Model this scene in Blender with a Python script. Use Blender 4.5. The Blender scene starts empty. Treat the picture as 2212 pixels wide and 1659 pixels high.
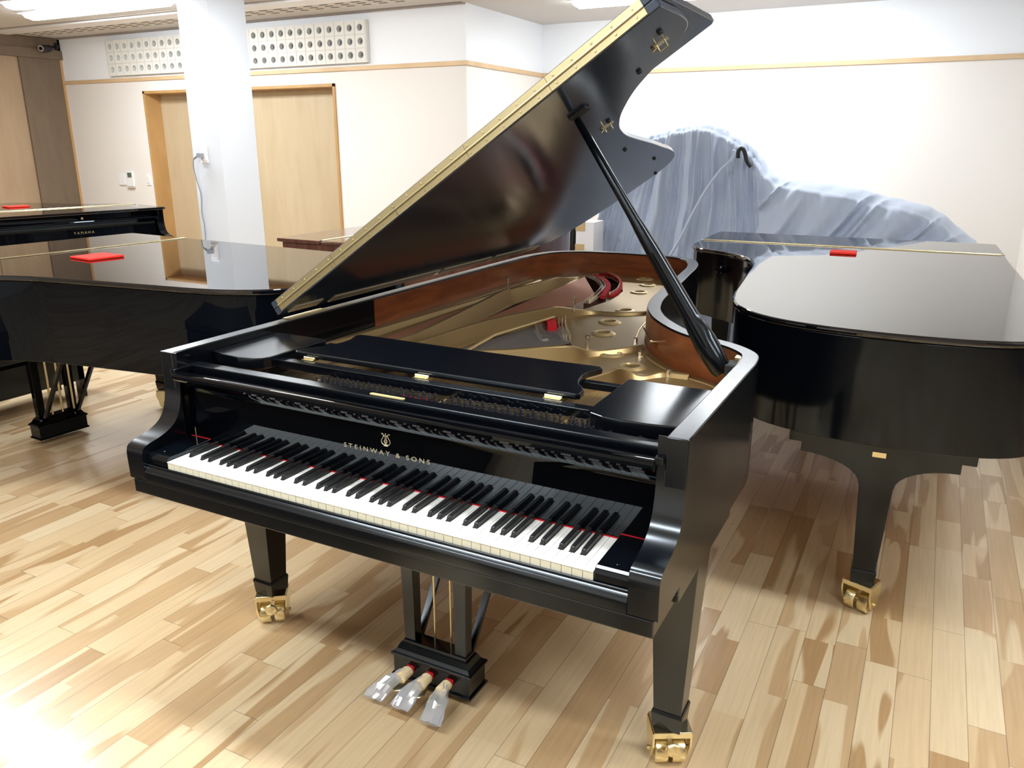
import bpy, bmesh, math, random
from mathutils import Vector, Matrix
random.seed(7)
S = bpy.context.scene
COL = S.collection
PI = math.pi
R = math.radians

# ------------------------------------------------------------------ helpers
def link(o, parent=None):
    COL.objects.link(o)
    if parent is not None:
        o.parent = parent
    return o

def tag(o, label=None, cat=None, group=None, kind=None):
    if label: o['label'] = label
    if cat: o['category'] = cat
    if group: o['group'] = group
    if kind: o['kind'] = kind
    return o

def empty(name, label, cat, loc=(0, 0, 0), rot=(0, 0, 0), group=None):
    o = bpy.data.objects.new(name, None)
    o.empty_display_size = 0.1
    o.location = loc
    o.rotation_euler = rot
    link(o)
    return tag(o, label, cat, group)

def finish(name, bm, mat, parent=None, smooth=None, bevel=0, seg=2, recalc=True):
    if recalc:
        bmesh.ops.recalc_face_normals(bm, faces=bm.faces)
    me = bpy.data.meshes.new(name)
    bm.to_mesh(me); bm.free()
    mats = mat if isinstance(mat, (list, tuple)) else [mat]
    for m in mats: me.materials.append(m)
    o = bpy.data.objects.new(name, me)
    link(o, parent)
    if smooth is not None:
        for p in me.polygons: p.use_smooth = True
        me.set_sharp_from_angle(angle=R(smooth))
    if bevel:
        md = o.modifiers.new('bevel', 'BEVEL')
        md.width = bevel; md.segments = seg; md.limit_method = 'ANGLE'; md.angle_limit = R(32)
        md.harden_normals = False
    return o

def struct(o):
    o['kind'] = 'structure'
    return o

def NB(): return bmesh.new()

def box(bm, x0, x1, y0, y1, z0, z1, M=None, mi=0):
    vs = [bm.verts.new(Vector(c)) for c in ((x0,y0,z0),(x1,y0,z0),(x1,y1,z0),(x0,y1,z0),(x0,y0,z1),(x1,y0,z1),(x1,y1,z1),(x0,y1,z1))]
    if M is not None:
        for v in vs: v.co = M @ v.co
    for f in ((0,3,2,1),(4,5,6,7),(0,1,5,4),(1,2,6,5),(2,3,7,6),(3,0,4,7)):
        fc = bm.faces.new([vs[i] for i in f]); fc.material_index = mi
    return vs

def frustum(bm, c0, h0, c1, h1):
    """square-ish tapering block: centre (x,y,z), half sizes (hx,hy)"""
    vs = []
    for c, h in ((c0, h0), (c1, h1)):
        for sx, sy in ((-1,-1),(1,-1),(1,1),(-1,1)):
            vs.append(bm.verts.new((c[0]+sx*h[0], c[1]+sy*h[1], c[2])))
    for f in ((0,3,2,1),(4,5,6,7),(0,1,5,4),(1,2,6,5),(2,3,7,6),(3,0,4,7)):
        bm.faces.new([vs[i] for i in f])

def prism(bm, poly, z0, z1, M=None, mi=0, mt=None):
    """poly in xy, extruded z0..z1, optional matrix"""
    a = [bm.verts.new(Vector((p[0], p[1], z0))) for p in poly]
    b = [bm.verts.new(Vector((p[0], p[1], z1))) for p in poly]
    if M is not None:
        for v in a+b: v.co = M @ v.co
    n = len(poly)
    for i in range(n):
        f = bm.faces.new([a[i], a[(i+1) % n], b[(i+1) % n], b[i]]); f.material_index = mi
    f = bm.faces.new(list(reversed(a))); f.material_index = mi
    f = bm.faces.new(b); f.material_index = mi if mt is None else mt

def cyl(bm, p0, p1, r0, r1=None, n=16, caps=True):
    p0 = Vector(p0); p1 = Vector(p1)
    if r1 is None: r1 = r0
    d = (p1-p0).normalized()
    a = d.orthogonal().normalized(); b = d.cross(a)
    A = []; B = []
    for i in range(n):
        t = 2*PI*i/n; w = a*math.cos(t)+b*math.sin(t)
        A.append(bm.verts.new(p0+w*r0)); B.append(bm.verts.new(p1+w*r1))
    for i in range(n):
        bm.faces.new([A[i], A[(i+1) % n], B[(i+1) % n], B[i]])
    if caps:
        bm.faces.new(list(reversed(A))); bm.faces.new(B)

def lathe(bm, prof, c=(0,0,0), axis='z', n=24, close=False):
    rings = []
    for r, h in prof:
        ring = []
        for i in range(n):
            t = 2*PI*i/n
            if axis == 'z': co = (c[0]+r*math.cos(t), c[1]+r*math.sin(t), c[2]+h)
            elif axis == 'y': co = (c[0]+r*math.cos(t), c[1]+h, c[2]+r*math.sin(t))
            else: co = (c[0]+h, c[1]+r*math.cos(t), c[2]+r*math.sin(t))
            ring.append(bm.verts.new(co))
        rings.append(ring)
    m = len(rings)
    for k in range(m if close else m-1):
        A = rings[k]; B = rings[(k+1) % m]
        for i in range(n):
            bm.faces.new([A[i], A[(i+1) % n], B[(i+1) % n], B[i]])
    if not close:
        bm.faces.new(list(reversed(rings[0]))); bm.faces.new(rings[-1])

def tube(bm, pts, rad, n=8, flat=None):
    """sweep a round (or rectangular, flat=(hw,hh) factors) section along pts"""
    pts = [Vector(p) for p in pts]
    rs = rad if isinstance(rad, (list, tuple)) else [rad]*len(pts)
    rings = []
    up0 = None
    for i, p in enumerate(pts):
        if i == 0: d = pts[1]-pts[0]
        elif i == len(pts)-1: d = pts[-1]-pts[-2]
        else: d = (pts[i+1]-pts[i]).normalized()+(pts[i]-pts[i-1]).normalized()
        d.normalize()
        if up0 is None:
            up0 = d.orthogonal().normalized()
        a = (up0-d*up0.dot(d)).normalized(); up0 = a; b = d.cross(a)
        rings.append([bm.verts.new(p+(a*math.cos(2*PI*k/n)+b*math.sin(2*PI*k/n))*rs[i]) for k in range(n)])
    for k in range(len(rings)-1):
        for i in range(n):
            bm.faces.new([rings[k][i], rings[k][(i+1) % n], rings[k+1][(i+1) % n], rings[k+1][i]])
    bm.faces.new(list(reversed(rings[0]))); bm.faces.new(rings[-1])

def wallstrip(bm, path, th, zb):
    """upright wall following path [(x,y,ztop)], thickness th, bottom zb"""
    P = [Vector((p[0], p[1], 0)) for p in path]
    rows = []
    for i, p in enumerate(P):
        if i == 0: d = P[1]-P[0]
        elif i == len(P)-1: d = P[-1]-P[-2]
        else: d = (P[i+1]-P[i]).normalized()+(P[i]-P[i-1]).normalized()
        d.normalize(); nrm = Vector((-d.y, d.x, 0))
        zt = path[i][2]
        a = p+nrm*th/2; b = p-nrm*th/2
        flare = nrm*th*0.9
        rows.append([bm.verts.new((a.x+flare.x, a.y+flare.y, zb)), bm.verts.new((a.x, a.y, zt)),
                     bm.verts.new((b.x, b.y, zt)), bm.verts.new((b.x-flare.x, b.y-flare.y, zb))])
    for k in range(len(rows)-1):
        A, B = rows[k], rows[k+1]
        for i in range(4):
            bm.faces.new([A[i], A[(i+1) % 4], B[(i+1) % 4], B[i]])
    bm.faces.new(list(reversed(rows[0]))); bm.faces.new(rows[-1])

def catmull(pts, per=6, closed=False):
    out = []
    n = len(pts)
    rng = range(n if closed else n-1)
    for i in rng:
        def g(k):
            if closed: return pts[k % n]
            return pts[max(0, min(n-1, k))]
        p0, p1, p2, p3 = g(i-1), g(i), g(i+1), g(i+2)
        for s in range(per):
            t = s/per
            out.append(tuple(0.5*((2*p1[j])+(-p0[j]+p2[j])*t+(2*p0[j]-5*p1[j]+4*p2[j]-p3[j])*t*t+(-p0[j]+3*p1[j]-3*p2[j]+p3[j])*t**3) for j in range(len(p1))))
    if not closed: out.append(tuple(pts[-1]))
    return out

def offset(path, d):
    """offset an open path to its left by d"""
    out = []
    n = len(path)
    for i in range(n):
        a = Vector(path[max(0, i-1)][:2]); b = Vector(path[min(n-1, i+1)][:2])
        t = (b-a).normalized()
        out.append((path[i][0]-t.y*d, path[i][1]+t.x*d))
    return out

def fillcurve(name, loops, z0, z1, mat, parent=None, bevel=0.0, M=None, smooth=35):
    """flat plate with holes: loops in xy; solid z0..z1"""
    cu = bpy.data.curves.new(name+'_c', 'CURVE')
    cu.dimensions = '2D'; cu.fill_mode = 'BOTH'
    h = (z1-z0)/2
    cu.extrude = h-bevel; cu.bevel_depth = bevel; cu.bevel_resolution = 1; cu.offset = -bevel
    for lp in loops:
        sp = cu.splines.new('POLY'); sp.points.add(len(lp)-1)
        for i, p in enumerate(lp): sp.points[i].co = (p[0], p[1], 0, 1)
        sp.use_cyclic_u = True
    ob = bpy.data.objects.new(name+'_c', cu)
    COL.objects.link(ob)
    dg = bpy.context.evaluated_depsgraph_get()
    me = bpy.data.meshes.new_from_object(ob.evaluated_get(dg))
    bpy.data.objects.remove(ob); bpy.data.curves.remove(cu)
    me.transform(Matrix.Translation((0, 0, (z0+z1)/2)))
    if M is not None: me.transform(M)
    me.name = name
    me.materials.clear(); me.materials.append(mat)
    o = bpy.data.objects.new(name, me)
    link(o, parent)
    for p in me.polygons: p.use_smooth = True
    me.set_sharp_from_angle(angle=R(smooth))
    return o

def textmesh(name, body, size, M, mat, parent=None, spacing=1.0, extrude=0.0004, shear=0, bold=0):
    cu = bpy.data.curves.new(name+'_t', 'FONT')
    cu.body = body; cu.size = size; cu.extrude = extrude; cu.space_character = spacing
    cu.align_x = 'CENTER'; cu.align_y = 'BOTTOM_BASELINE'; cu.offset = bold
    ob = bpy.data.objects.new(name+'_t', cu)
    COL.objects.link(ob)
    dg = bpy.context.evaluated_depsgraph_get()
    me = bpy.data.meshes.new_from_object(ob.evaluated_get(dg))
    bpy.data.objects.remove(ob); bpy.data.curves.remove(cu)
    me.transform(M)
    me.materials.clear(); me.materials.append(mat)
    o = bpy.data.objects.new(name, me)
    return link(o, parent)

# ------------------------------------------------------------------ materials
def mat(name, col, rough=0.5, metal=0.0, spec=0.5, coat=0.0, coat_rough=0.03, ior=None, emis=None, estr=0.0, alpha=None, trans=0, tint=None):
    m = bpy.data.materials.new(name); m.use_nodes = True
    b = m.node_tree.nodes['Principled BSDF']
    b.inputs['Base Color'].default_value = (*col, 1)
    b.inputs['Roughness'].default_value = rough
    b.inputs['Metallic'].default_value = metal
    b.inputs['Specular IOR Level'].default_value = spec
    b.inputs['Coat Weight'].default_value = coat
    b.inputs['Coat Roughness'].default_value = coat_rough
    if tint: b.inputs['Specular Tint'].default_value = (*tint, 1)
    if ior: b.inputs['IOR'].default_value = ior
    if emis:
        b.inputs['Emission Color'].default_value = (*emis, 1)
        b.inputs['Emission Strength'].default_value = estr
    if trans: b.inputs['Transmission Weight'].default_value = trans
    return m

def nd(m, t, **kw):
    n = m.node_tree.nodes.new(t)
    for k, v in kw.items(): setattr(n, k, v)
    return n

def wood(name, c1, c2, scale=(1, 1, 1), rough=0.35, coat=0.3, detail=3, nscale=6.0, bump=0.0):
    m = mat(name, c1, rough, coat=coat, coat_rough=0.15)
    nt = m.node_tree; L = nt.links
    tc = nd(m, 'ShaderNodeTexCoord'); mp = nd(m, 'ShaderNodeMapping')
    mp.inputs['Scale'].default_value = scale
    nz = nd(m, 'ShaderNodeTexNoise'); nz.inputs['Scale'].default_value = nscale; nz.inputs['Detail'].default_value = detail
    nz.inputs['Distortion'].default_value = 0.6
    cr = nd(m, 'ShaderNodeValToRGB')
    cr.color_ramp.elements[0].position = 0.3; cr.color_ramp.elements[0].color = (*c1, 1)
    cr.color_ramp.elements[1].position = 0.7; cr.color_ramp.elements[1].color = (*c2, 1)
    L.new(tc.outputs['Object'], mp.inputs['Vector']); L.new(mp.outputs[0], nz.inputs['Vector'])
    L.new(nz.outputs['Fac'], cr.inputs['Fac']); L.new(cr.outputs[0], nt.nodes['Principled BSDF'].inputs['Base Color'])
    return m

def ebony(name, rough, rough_hi=None, col=(0.0016, 0.0023, 0.004), spec=0.5, tint=(0.80, 0.91, 1.0)):
    """black piano finish, with a trace of unevenness in its gloss"""
    m = mat(name, col, rough, spec=spec, tint=tint)
    nt = m.node_tree; L = nt.links
    tc = nd(m, 'ShaderNodeTexCoord'); nz = nd(m, 'ShaderNodeTexNoise')
    nz.inputs['Scale'].default_value = 9; nz.inputs['Detail'].default_value = 4
    mr = nd(m, 'ShaderNodeMapRange')
    mr.inputs['To Min'].default_value = rough*0.985; mr.inputs['To Max'].default_value = rough*1.015
    L.new(tc.outputs['Object'], nz.inputs['Vector']); L.new(nz.outputs['Fac'], mr.inputs['Value'])
    L.new(mr.outputs[0], nt.nodes['Principled BSDF'].inputs['Roughness'])
    return m

M_satin = ebony('satin_black', 0.20, spec=0.85, tint=(0.82, 0.92, 1.0))
M_semi = ebony('semi_gloss_black', 0.14, spec=0.55)
M_prop = ebony('prop_black', 0.22, spec=0.4)
M_gloss = ebony('polished_black', 0.012, 0.02, spec=0.22)
M_silk = ebony('silk_black', 0.11, 0.13, spec=0.42)
M_mirror = ebony('polished_fallboard', 0.012, 0.018, spec=0.42, col=(0.0008, 0.001, 0.0018))
M_lidtop = ebony('polished_lid', 0.02, 0.03, spec=0.95, tint=(1, 0.99, 0.97))
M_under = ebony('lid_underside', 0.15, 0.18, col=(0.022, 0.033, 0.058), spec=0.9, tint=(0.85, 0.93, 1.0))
M_mahog = wood('mahogany', (0.14, 0.036, 0.013), (0.24, 0.068, 0.019), (1, 1, 6), 0.3, 0.4)
M_brownp = wood('walnut_polish', (0.085, 0.035, 0.022), (0.14, 0.06, 0.04), (1, 6, 1), 0.1, 0.5)
M_gold = mat('gold_bronze_plate', (0.345, 0.24, 0.105), 0.36, metal=0.7)
M_gold2 = mat('gold_bronze_edge', (0.62, 0.46, 0.22), 0.32, metal=0.7)
M_brass = mat('brass', (0.84, 0.74, 0.46), 0.27, metal=1.0)
M_brassh = mat('dull_hinge_brass', (0.52, 0.45, 0.26), 0.38, metal=0.9)
M_brassd = mat('brass_inlay', (0.62, 0.54, 0.36), 0.35, metal=0.6)
M_spine = mat('spine_hinge_metal', (0.55, 0.47, 0.33), 0.5, metal=0.4)
M_nickel = mat('nickel', (0.75, 0.73, 0.68), 0.22, metal=1.0)
M_pin = mat('tuning_pin_steel', (0.13, 0.135, 0.16), 0.22, metal=0.85)
M_ivory = mat('white_key_top', (0.82, 0.83, 0.80), 0.22, coat=0.3)
M_keyside = mat('white_key_front', (0.76, 0.75, 0.60), 0.35)
M_ebonyk = mat('black_key', (0.012, 0.012, 0.013), 0.28)
M_red = mat('red_felt', (0.45, 0.012, 0.018), 0.9, spec=0.2)
M_redpad = mat('red_pad', (0.85, 0.035, 0.02), 0.8, spec=0.2)
M_copper = mat('copper_string', (0.42, 0.19, 0.11), 0.5, metal=0.6)
M_steel = mat('steel_string', (0.45, 0.44, 0.42), 0.35, metal=0.9)
M_board = wood('spruce_board', (0.42, 0.24, 0.11), (0.52, 0.31, 0.15), (8, 1, 1), 0.45, 0.2)
M_pinb = wood('pin_block_wood', (0.055, 0.022, 0.012), (0.09, 0.035, 0.018), (1, 4, 1), 0.5, 0.1)
M_black = mat('matt_black', (0.012, 0.012, 0.013), 0.6)
M_rubber = mat('rubber', (0.02, 0.02, 0.02), 0.8)
M_tape = mat('masking_tape', (0.80, 0.64, 0.38), 0.7)
M_white = mat('white_plastic', (0.82, 0.82, 0.84), 0.4)
M_lcd = mat('lcd_green', (0.09, 0.14, 0.09), 0.3)
M_greyc = mat('grey_cable', (0.28, 0.31, 0.36), 0.5)
M_card = mat('cardboard', (0.55, 0.40, 0.20), 0.8)
M_alu = mat('brushed_metal', (0.42, 0.41, 0.40), 0.35, metal=0.9)
M_up = mat('upper_wall_paint', (0.86, 0.89, 0.93), 0.85, spec=0.2)
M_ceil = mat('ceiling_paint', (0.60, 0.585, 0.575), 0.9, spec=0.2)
M_vent = mat('vent_block', (0.74, 0.74, 0.70), 0.8, spec=0.2)
M_ventd = mat('vent_hole_back', (0.16, 0.17, 0.19), 0.9)
M_gapshade = mat('ceiling_gap_shade', (0.34, 0.31, 0.29), 0.8)  # dark tone stands for shade in the ceiling gaps
M_slot = mat('diffuser_metal', (0.62, 0.58, 0.52), 0.6)
M_frame = wood('orange_wood_trim', (0.44, 0.255, 0.095), (0.52, 0.31, 0.125), (1, 1, 0.4), 0.45, 0.1)
M_rail = wood('pale_wood_rail', (0.60, 0.42, 0.24), (0.70, 0.50, 0.30), (0.6, 1, 1), 0.5, 0.1)
M_door = wood('maple_veneer', (0.46, 0.36, 0.225), (0.515, 0.415, 0.275), (2.2, 2.2, 0.35), 0.45, 0.1, nscale=4)
M_panel = wood('maple_panel', (0.33, 0.235, 0.145), (0.39, 0.28, 0.175), (2.2, 2.2, 0.35), 0.5, 0.1, nscale=4)
M_brownw = wood('brown_panel', (0.145, 0.105, 0.07), (0.17, 0.122, 0.08), (2, 2, 0.5), 0.5, 0.1)
M_lamp = mat('lamp_diffuser', (0.9, 0.9, 0.9), 0.6, emis=(0.93, 0.97, 1.0), estr=44.0)

def wallpaper():
    m = mat('wallpaper', (0.775, 0.75, 0.715), 0.85, spec=0.2)
    nt = m.node_tree; L = nt.links
    tc = nd(m, 'ShaderNodeTexCoord'); nz = nd(m, 'ShaderNodeTexNoise'); nz.inputs['Scale'].default_value = 220
    bp = nd(m, 'ShaderNodeBump'); bp.inputs['Strength'].default_value = 0.08; bp.inputs['Distance'].default_value = 0.002
    L.new(tc.outputs['Object'], nz.inputs['Vector']); L.new(nz.outputs['Fac'], bp.inputs['Height'])
    L.new(bp.outputs[0], nt.nodes['Principled BSDF'].inputs['Normal'])
    return m
M_wall = wallpaper()

def floor_mat():
    m = mat('maple_floor', (0.6, 0.45, 0.28), 0.3, coat=0.35, coat_rough=0.12)
    nt = m.node_tree; L = nt.links; b = nt.nodes['Principled BSDF']
    tc = nd(m, 'ShaderNodeTexCoord'); sx = nd(m, 'ShaderNodeSeparateXYZ')
    L.new(tc.outputs['Object'], sx.inputs[0])
    def mth(op, a, bb=None, c=None):
        n = nd(m, 'ShaderNodeMath', operation=op)
        for i, v in enumerate((a, bb, c)):
            if v is None: continue
            if isinstance(v, (int, float)): n.inputs[i].default_value = v
            else: L.new(v, n.inputs[i])
        return n.outputs[0]
    W = 0.0925; LEN = 0.91
    rx = mth('DIVIDE', sx.outputs['X'], W)
    row = mth('FLOOR', rx)
    wn = nd(m, 'ShaderNodeTexWhiteNoise', noise_dimensions='1D'); L.new(row, wn.inputs['W'])
    yo = mth('ADD', mth('DIVIDE', sx.outputs['Y'], LEN), mth('MULTIPLY', wn.outputs['Value'], 7.3))
    seg = mth('FLOOR', yo)
    # split each board in two laminated pieces at a random point
    cb = nd(m, 'ShaderNodeCombineXYZ'); L.new(row, cb.inputs[0]); L.new(seg, cb.inputs[1])
    w2 = nd(m, 'ShaderNodeTexWhiteNoise', noise_dimensions='2D'); L.new(cb.outputs[0], w2.inputs['Vector'])
    cut = mth('ADD', mth('MULTIPLY', w2.outputs['Value'], 0.5), 0.25)
    fy = mth('FRACT', yo)
    half = mth('GREATER_THAN', fy, cut)
    # narrow strips: board width split in 2 strips with different colour, sometimes
    fx = mth('FRACT', rx)
    cutx = mth('ADD', mth('MULTIPLY', w2.outputs['Value'], 0.7), 0.15)
    strip = mth('GREATER_THAN', fx, cutx)
    idv = nd(m, 'ShaderNodeCombineXYZ')
    L.new(row, idv.inputs[0]); L.new(mth('ADD', mth('MULTIPLY', seg, 2.0), half), idv.inputs[1])
    w3 = nd(m, 'ShaderNodeTexWhiteNoise', noise_dimensions='3D'); L.new(idv.outputs[0], w3.inputs['Vector'])
    # heartwood figure
    mp = nd(m, 'ShaderNodeCombineXYZ')
    L.new(mth('ADD', mth('MULTIPLY', sx.outputs['X'], 11.0), mth('MULTIPLY', w3.outputs['Value'], 90.0)), mp.inputs[0])
    L.new(mth('ADD', mth('MULTIPLY', sx.outputs['Y'], 1.05), mth('MULTIPLY', w3.outputs['Value'], 37.0)), mp.inputs[1])
    L.new(mth('MULTIPLY', seg, 3.1), mp.inputs[2])
    nz = nd(m, 'ShaderNodeTexNoise'); nz.inputs['Scale'].default_value = 1.0; nz.inputs['Detail'].default_value = 1.2; nz.inputs['Distortion'].default_value = 0.5
    L.new(mp.outputs[0], nz.inputs['Vector'])
    thr = mth('ADD', mth('MULTIPLY', w3.outputs['Value'], 0.30), 0.38)
    d = mth('SUBTRACT', nz.outputs['Fac'], thr)
    mask = nd(m, 'ShaderNodeMapRange'); mask.inputs['From Min'].default_value = -0.008; mask.inputs['From Max'].default_value = 0.022
    L.new(d, mask.inputs['Value'])
    # fine grain
    mg = nd(m, 'ShaderNodeMapping'); mg.inputs['Scale'].default_value = (60, 2.5, 1)
    L.new(tc.outputs['Object'], mg.inputs[0])
    ng = nd(m, 'ShaderNodeTexNoise'); ng.inputs['Scale'].default_value = 1.5; ng.inputs['Detail'].default_value = 4
    L.new(mg.outputs[0], ng.inputs['Vector'])
    light = nd(m, 'ShaderNodeMixRGB'); light.inputs[1].default_value = (0.66, 0.48, 0.27, 1); light.inputs[2].default_value = (0.76, 0.615, 0.395, 1)
    L.new(w3.outputs['Color'], light.inputs[0])
    heart = nd(m, 'ShaderNodeMixRGB'); heart.inputs[1].default_value = (0.45, 0.28, 0.13, 1); heart.inputs[2].default_value = (0.60, 0.42, 0.23, 1)
    L.new(nz.outputs['Fac'], heart.inputs[0])
    L.new(w2.outputs['Value'], heart.inputs[0])
    mx = nd(m, 'ShaderNodeMixRGB'); L.new(mask.outputs[0], mx.inputs[0]); L.new(light.outputs[0], mx.inputs[1]); L.new(heart.outputs[0], mx.inputs[2])
    gr = nd(m, 'ShaderNodeMixRGB', blend_type='MULTIPLY'); gr.inputs[0].default_value = 0.45
    grr = nd(m, 'ShaderNodeMapRange'); grr.inputs['From Min'].default_value = 0.3; grr.inputs['From Max'].default_value = 0.7; grr.inputs['To Min'].default_value = 0.7
    L.new(ng.outputs['Fac'], grr.inputs['Value'])
    L.new(mx.outputs[0], gr.inputs[1]); L.new(grr.outputs[0], gr.inputs[2])
    # seams
    ex = mth('MULTIPLY', mth('MINIMUM', fx, mth('SUBTRACT', 1.0, fx)), W)
    ey = mth('MULTIPLY', mth('MINIMUM', fy, mth('SUBTRACT', 1.0, fy)), LEN)
    e = mth('MINIMUM', ex, ey)
    sm = nd(m, 'ShaderNodeMapRange'); sm.inputs['From Min'].default_value = 0.0004; sm.inputs['From Max'].default_value = 0.0014; sm.inputs['To Min'].default_value = 0.42
    L.new(e, sm.inputs['Value'])
    fin = nd(m, 'ShaderNodeMixRGB', blend_type='MULTIPLY'); fin.inputs[0].default_value = 1.0
    L.new(gr.outputs[0], fin.inputs[1]); L.new(sm.outputs[0], fin.inputs[2])
    L.new(fin.outputs[0], b.inputs['Base Color'])
    return m
M_floor = floor_mat()

def cloth_mat():
    m = mat('grey_dust_sheet_cloth', (0.46, 0.53, 0.66), 0.75, spec=0.3)
    b = m.node_tree.nodes['Principled BSDF']; b.inputs['Sheen Weight'].default_value = 0.3
    return m
M_cloth = cloth_mat()
M_pill = mat('pillar_paint', (0.66, 0.70, 0.76), 0.85, spec=0.2)

def bag_mat():
    m = bpy.data.materials.new('clear_bag_film'); m.use_nodes = True
    nt = m.node_tree; nt.nodes.clear()
    out = nt.nodes.new('ShaderNodeOutputMaterial')
    gl = nt.nodes.new('ShaderNodeBsdfGlossy'); gl.inputs['Roughness'].default_value = 0.12
    tr = nt.nodes.new('ShaderNodeBsdfTransparent'); tr.inputs['Color'].default_value = (0.9, 0.92, 0.95, 1)
    df = nt.nodes.new('ShaderNodeBsdfDiffuse'); df.inputs['Color'].default_value = (0.75, 0.79, 0.85, 1)
    m1 = nt.nodes.new('ShaderNodeMixShader'); m1.inputs[0].default_value = 0.38
    m2 = nt.nodes.new('ShaderNodeMixShader'); m2.inputs[0].default_value = 0.16
    nt.links.new(tr.outputs[0], m1.inputs[1]); nt.links.new(df.outputs[0], m1.inputs[2])
    nt.links.new(m1.outputs[0], m2.inputs[1]); nt.links.new(gl.outputs[0], m2.inputs[2])
    nt.links.new(m2.outputs[0], out.inputs[0])
    return m
M_bag = bag_mat()

# ------------------------------------------------------------------ room
CEIL = 2.74
XL, XR, YA, YB, YF = -8.57, 1.80, 5.35, 6.93, -5.2
XJ = -2.84

bm = NB(); box(bm, XL-0.3, 5.2, YF-0.3, YB+0.3, -0.1, 0.0)
struct(finish('floor', bm, M_floor))
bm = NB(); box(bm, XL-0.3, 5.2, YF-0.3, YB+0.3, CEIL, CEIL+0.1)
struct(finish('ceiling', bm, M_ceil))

TR0, TR1 = 2.222, 2.262      # the wooden picture rail
# doorways in the back wall
D1 = (-7.15, -5.76, 2.10)
D2 = (-5.76, -4.37, 2.10)
bm = NB()
for x0, x1, z0 in ((XL, D1[0], 0), (D1[0], D2[1], 2.10), (D2[1], XJ, 0)):
    box(bm, x0, x1, YA, YA+0.3, z0, TR0+0.02)
struct(finish('wall_back', bm, M_wall))
bm = NB(); box(bm, XL, XJ, YA, YA+0.3, TR0+0.02, CEIL)
struct(finish('wall_back_upper', bm, M_up))
bm = NB(); box(bm, XJ-0.3, XJ, YA+0.3, YB+0.3, 0, TR0+0.02)
struct(finish('wall_recess_side', bm, M_wall))
bm = NB(); box(bm, XJ-0.3, XJ, YA+0.3, YB+0.3, TR0+0.02, CEIL)
struct(finish('wall_recess_side_upper', bm, M_up))
bm = NB(); box(bm, XJ, XR+0.3, YB, YB+0.3, 0, TR0+0.02)
struct(finish('wall_recess', bm, M_wall))
bm = NB(); box(bm, XJ, XR+0.3, YB, YB+0.3, TR0+0.02, CEIL)
struct(finish('wall_recess_upper', bm, M_up))
bm = NB(); box(bm, XR, XR+0.3, 3.0, YB, 0, CEIL)
struct(finish('wall_right', bm, M_wall))
bm = NB(); box(bm, XR+0.3, 5.2, 3.0, 3.3, 0, CEIL)
struct(finish('wall_right_return', bm, M_brownw))
bm = NB(); box(bm, 4.9, 5.2, YF, 3.0, 0, CEIL)
struct(finish('wall_far_right', bm, M_brownw))
bm = NB(); box(bm, XL-0.3, 5.2, YF-0.3, YF, 0, CEIL)
struct(finish('wall_front', bm, M_wall))
bm = NB(); box(bm, XL-0.3, XL, YF, YA+0.3, 0, CEIL)
struct(finish('wall_left', bm, M_panel))

# picture rail round the back walls
bm = NB(); box(bm, XL, XJ+0.02, YA-0.02, YA, TR0, TR1); struct(finish('trim_1', bm, M_rail, bevel=0.004))
bm = NB(); box(bm, XJ, XJ+0.02, YA, YB, TR0, TR1); struct(finish('trim_2', bm, M_rail, bevel=0.004))
bm = NB(); box(bm, XJ+0.02, XR, YB-0.02, YB, TR0, TR1); struct(finish('trim_3', bm, M_rail, bevel=0.004))
bm = NB(); box(bm, XR-0.02, XR, 3.5, YB-0.02, 0.45, 0.49); struct(finish('trim_4', bm, M_rail))
bm = NB(); box(bm, XR-0.015, XR, 3.0, YB, 0, 0.07); struct(finish('baseboard_right', bm, M_rail))
bm = NB(); box(bm, XJ, XR-0.015, YB-0.015, YB, 0, 0.07); struct(finish('baseboard_recess', bm, M_rail))
bm = NB()
for a, b_ in ((XL, D1[0]-0.03), (D2[1]+0.03, XJ)): box(bm, a, b_, YA-0.015, YA, 0, 0.07)
struct(finish('baseboard_back', bm, M_rail))

# two leaves set deep in one wide opening behind the pillar
bm = NB(); t = 0.03
box(bm, D1[0]-0.012, D1[0]+t-0.012, YA-0.015, YA+0.24, 0, D1[2]+0.012)
box(bm, D2[1]-t+0.012, D2[1]+0.012, YA-0.015, YA+0.24, 0, D1[2]+0.012)
box(bm, D1[0]-0.012, D2[1]+0.012, YA-0.015, YA+0.24, D1[2]-t+0.012, D1[2]+0.012)
struct(finish('trim_5', bm, M_frame, bevel=0.002))
for k, D in enumerate((D1, D2)):
    bm = NB(); box(bm, D[0]+(0.018 if k == 0 else 0.002), D[1]-(0.018 if k else 0.002), YA+0.20-0.04*k, YA+0.236-0.04*k, 0.005, D[2]-0.018)
    d = struct(finish('door_%d' % (k+1), bm, M_door))

# left wall: dark boards, lintel, corner bead
bm = NB(); box(bm, XL, XL+0.03, 4.82, YA, 0, 2.50)
struct(finish('trim_7', bm, M_brownw))
bm = NB(); box(bm, XL, XL+0.06, YF, YA, 2.50, 2.60)
struct(finish('trim_8', bm, M_brownw))
bm = NB(); box(bm, XL, XL+0.035, YF, YA, 2.60, CEIL-0.002)
struct(finish('trim_9', bm, M_brownw))
bm = NB()
for y in (4.56, 4.2, 3.84, 3.48, 3.12, 2.76, 2.4): box(bm, XL, XL+0.012, y-0.35, y-0.006, 0.0, 2.50)
struct(finish('trim_10', bm, M_panel))
bm = NB(); box(bm, XL, XL+0.035, YA-0.03, YA, 0, CEIL-0.002)
struct(finish('trim_11', bm, M_frame))

# pillar
PX0, PX1, PY0, PY1 = -4.785, -4.43, 3.87, 4.29
bm = NB(); box(bm, PX0, PX1, PY0, PY1, 0, CEIL)
struct(finish('pillar', bm, M_pill, bevel=0.004))

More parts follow.
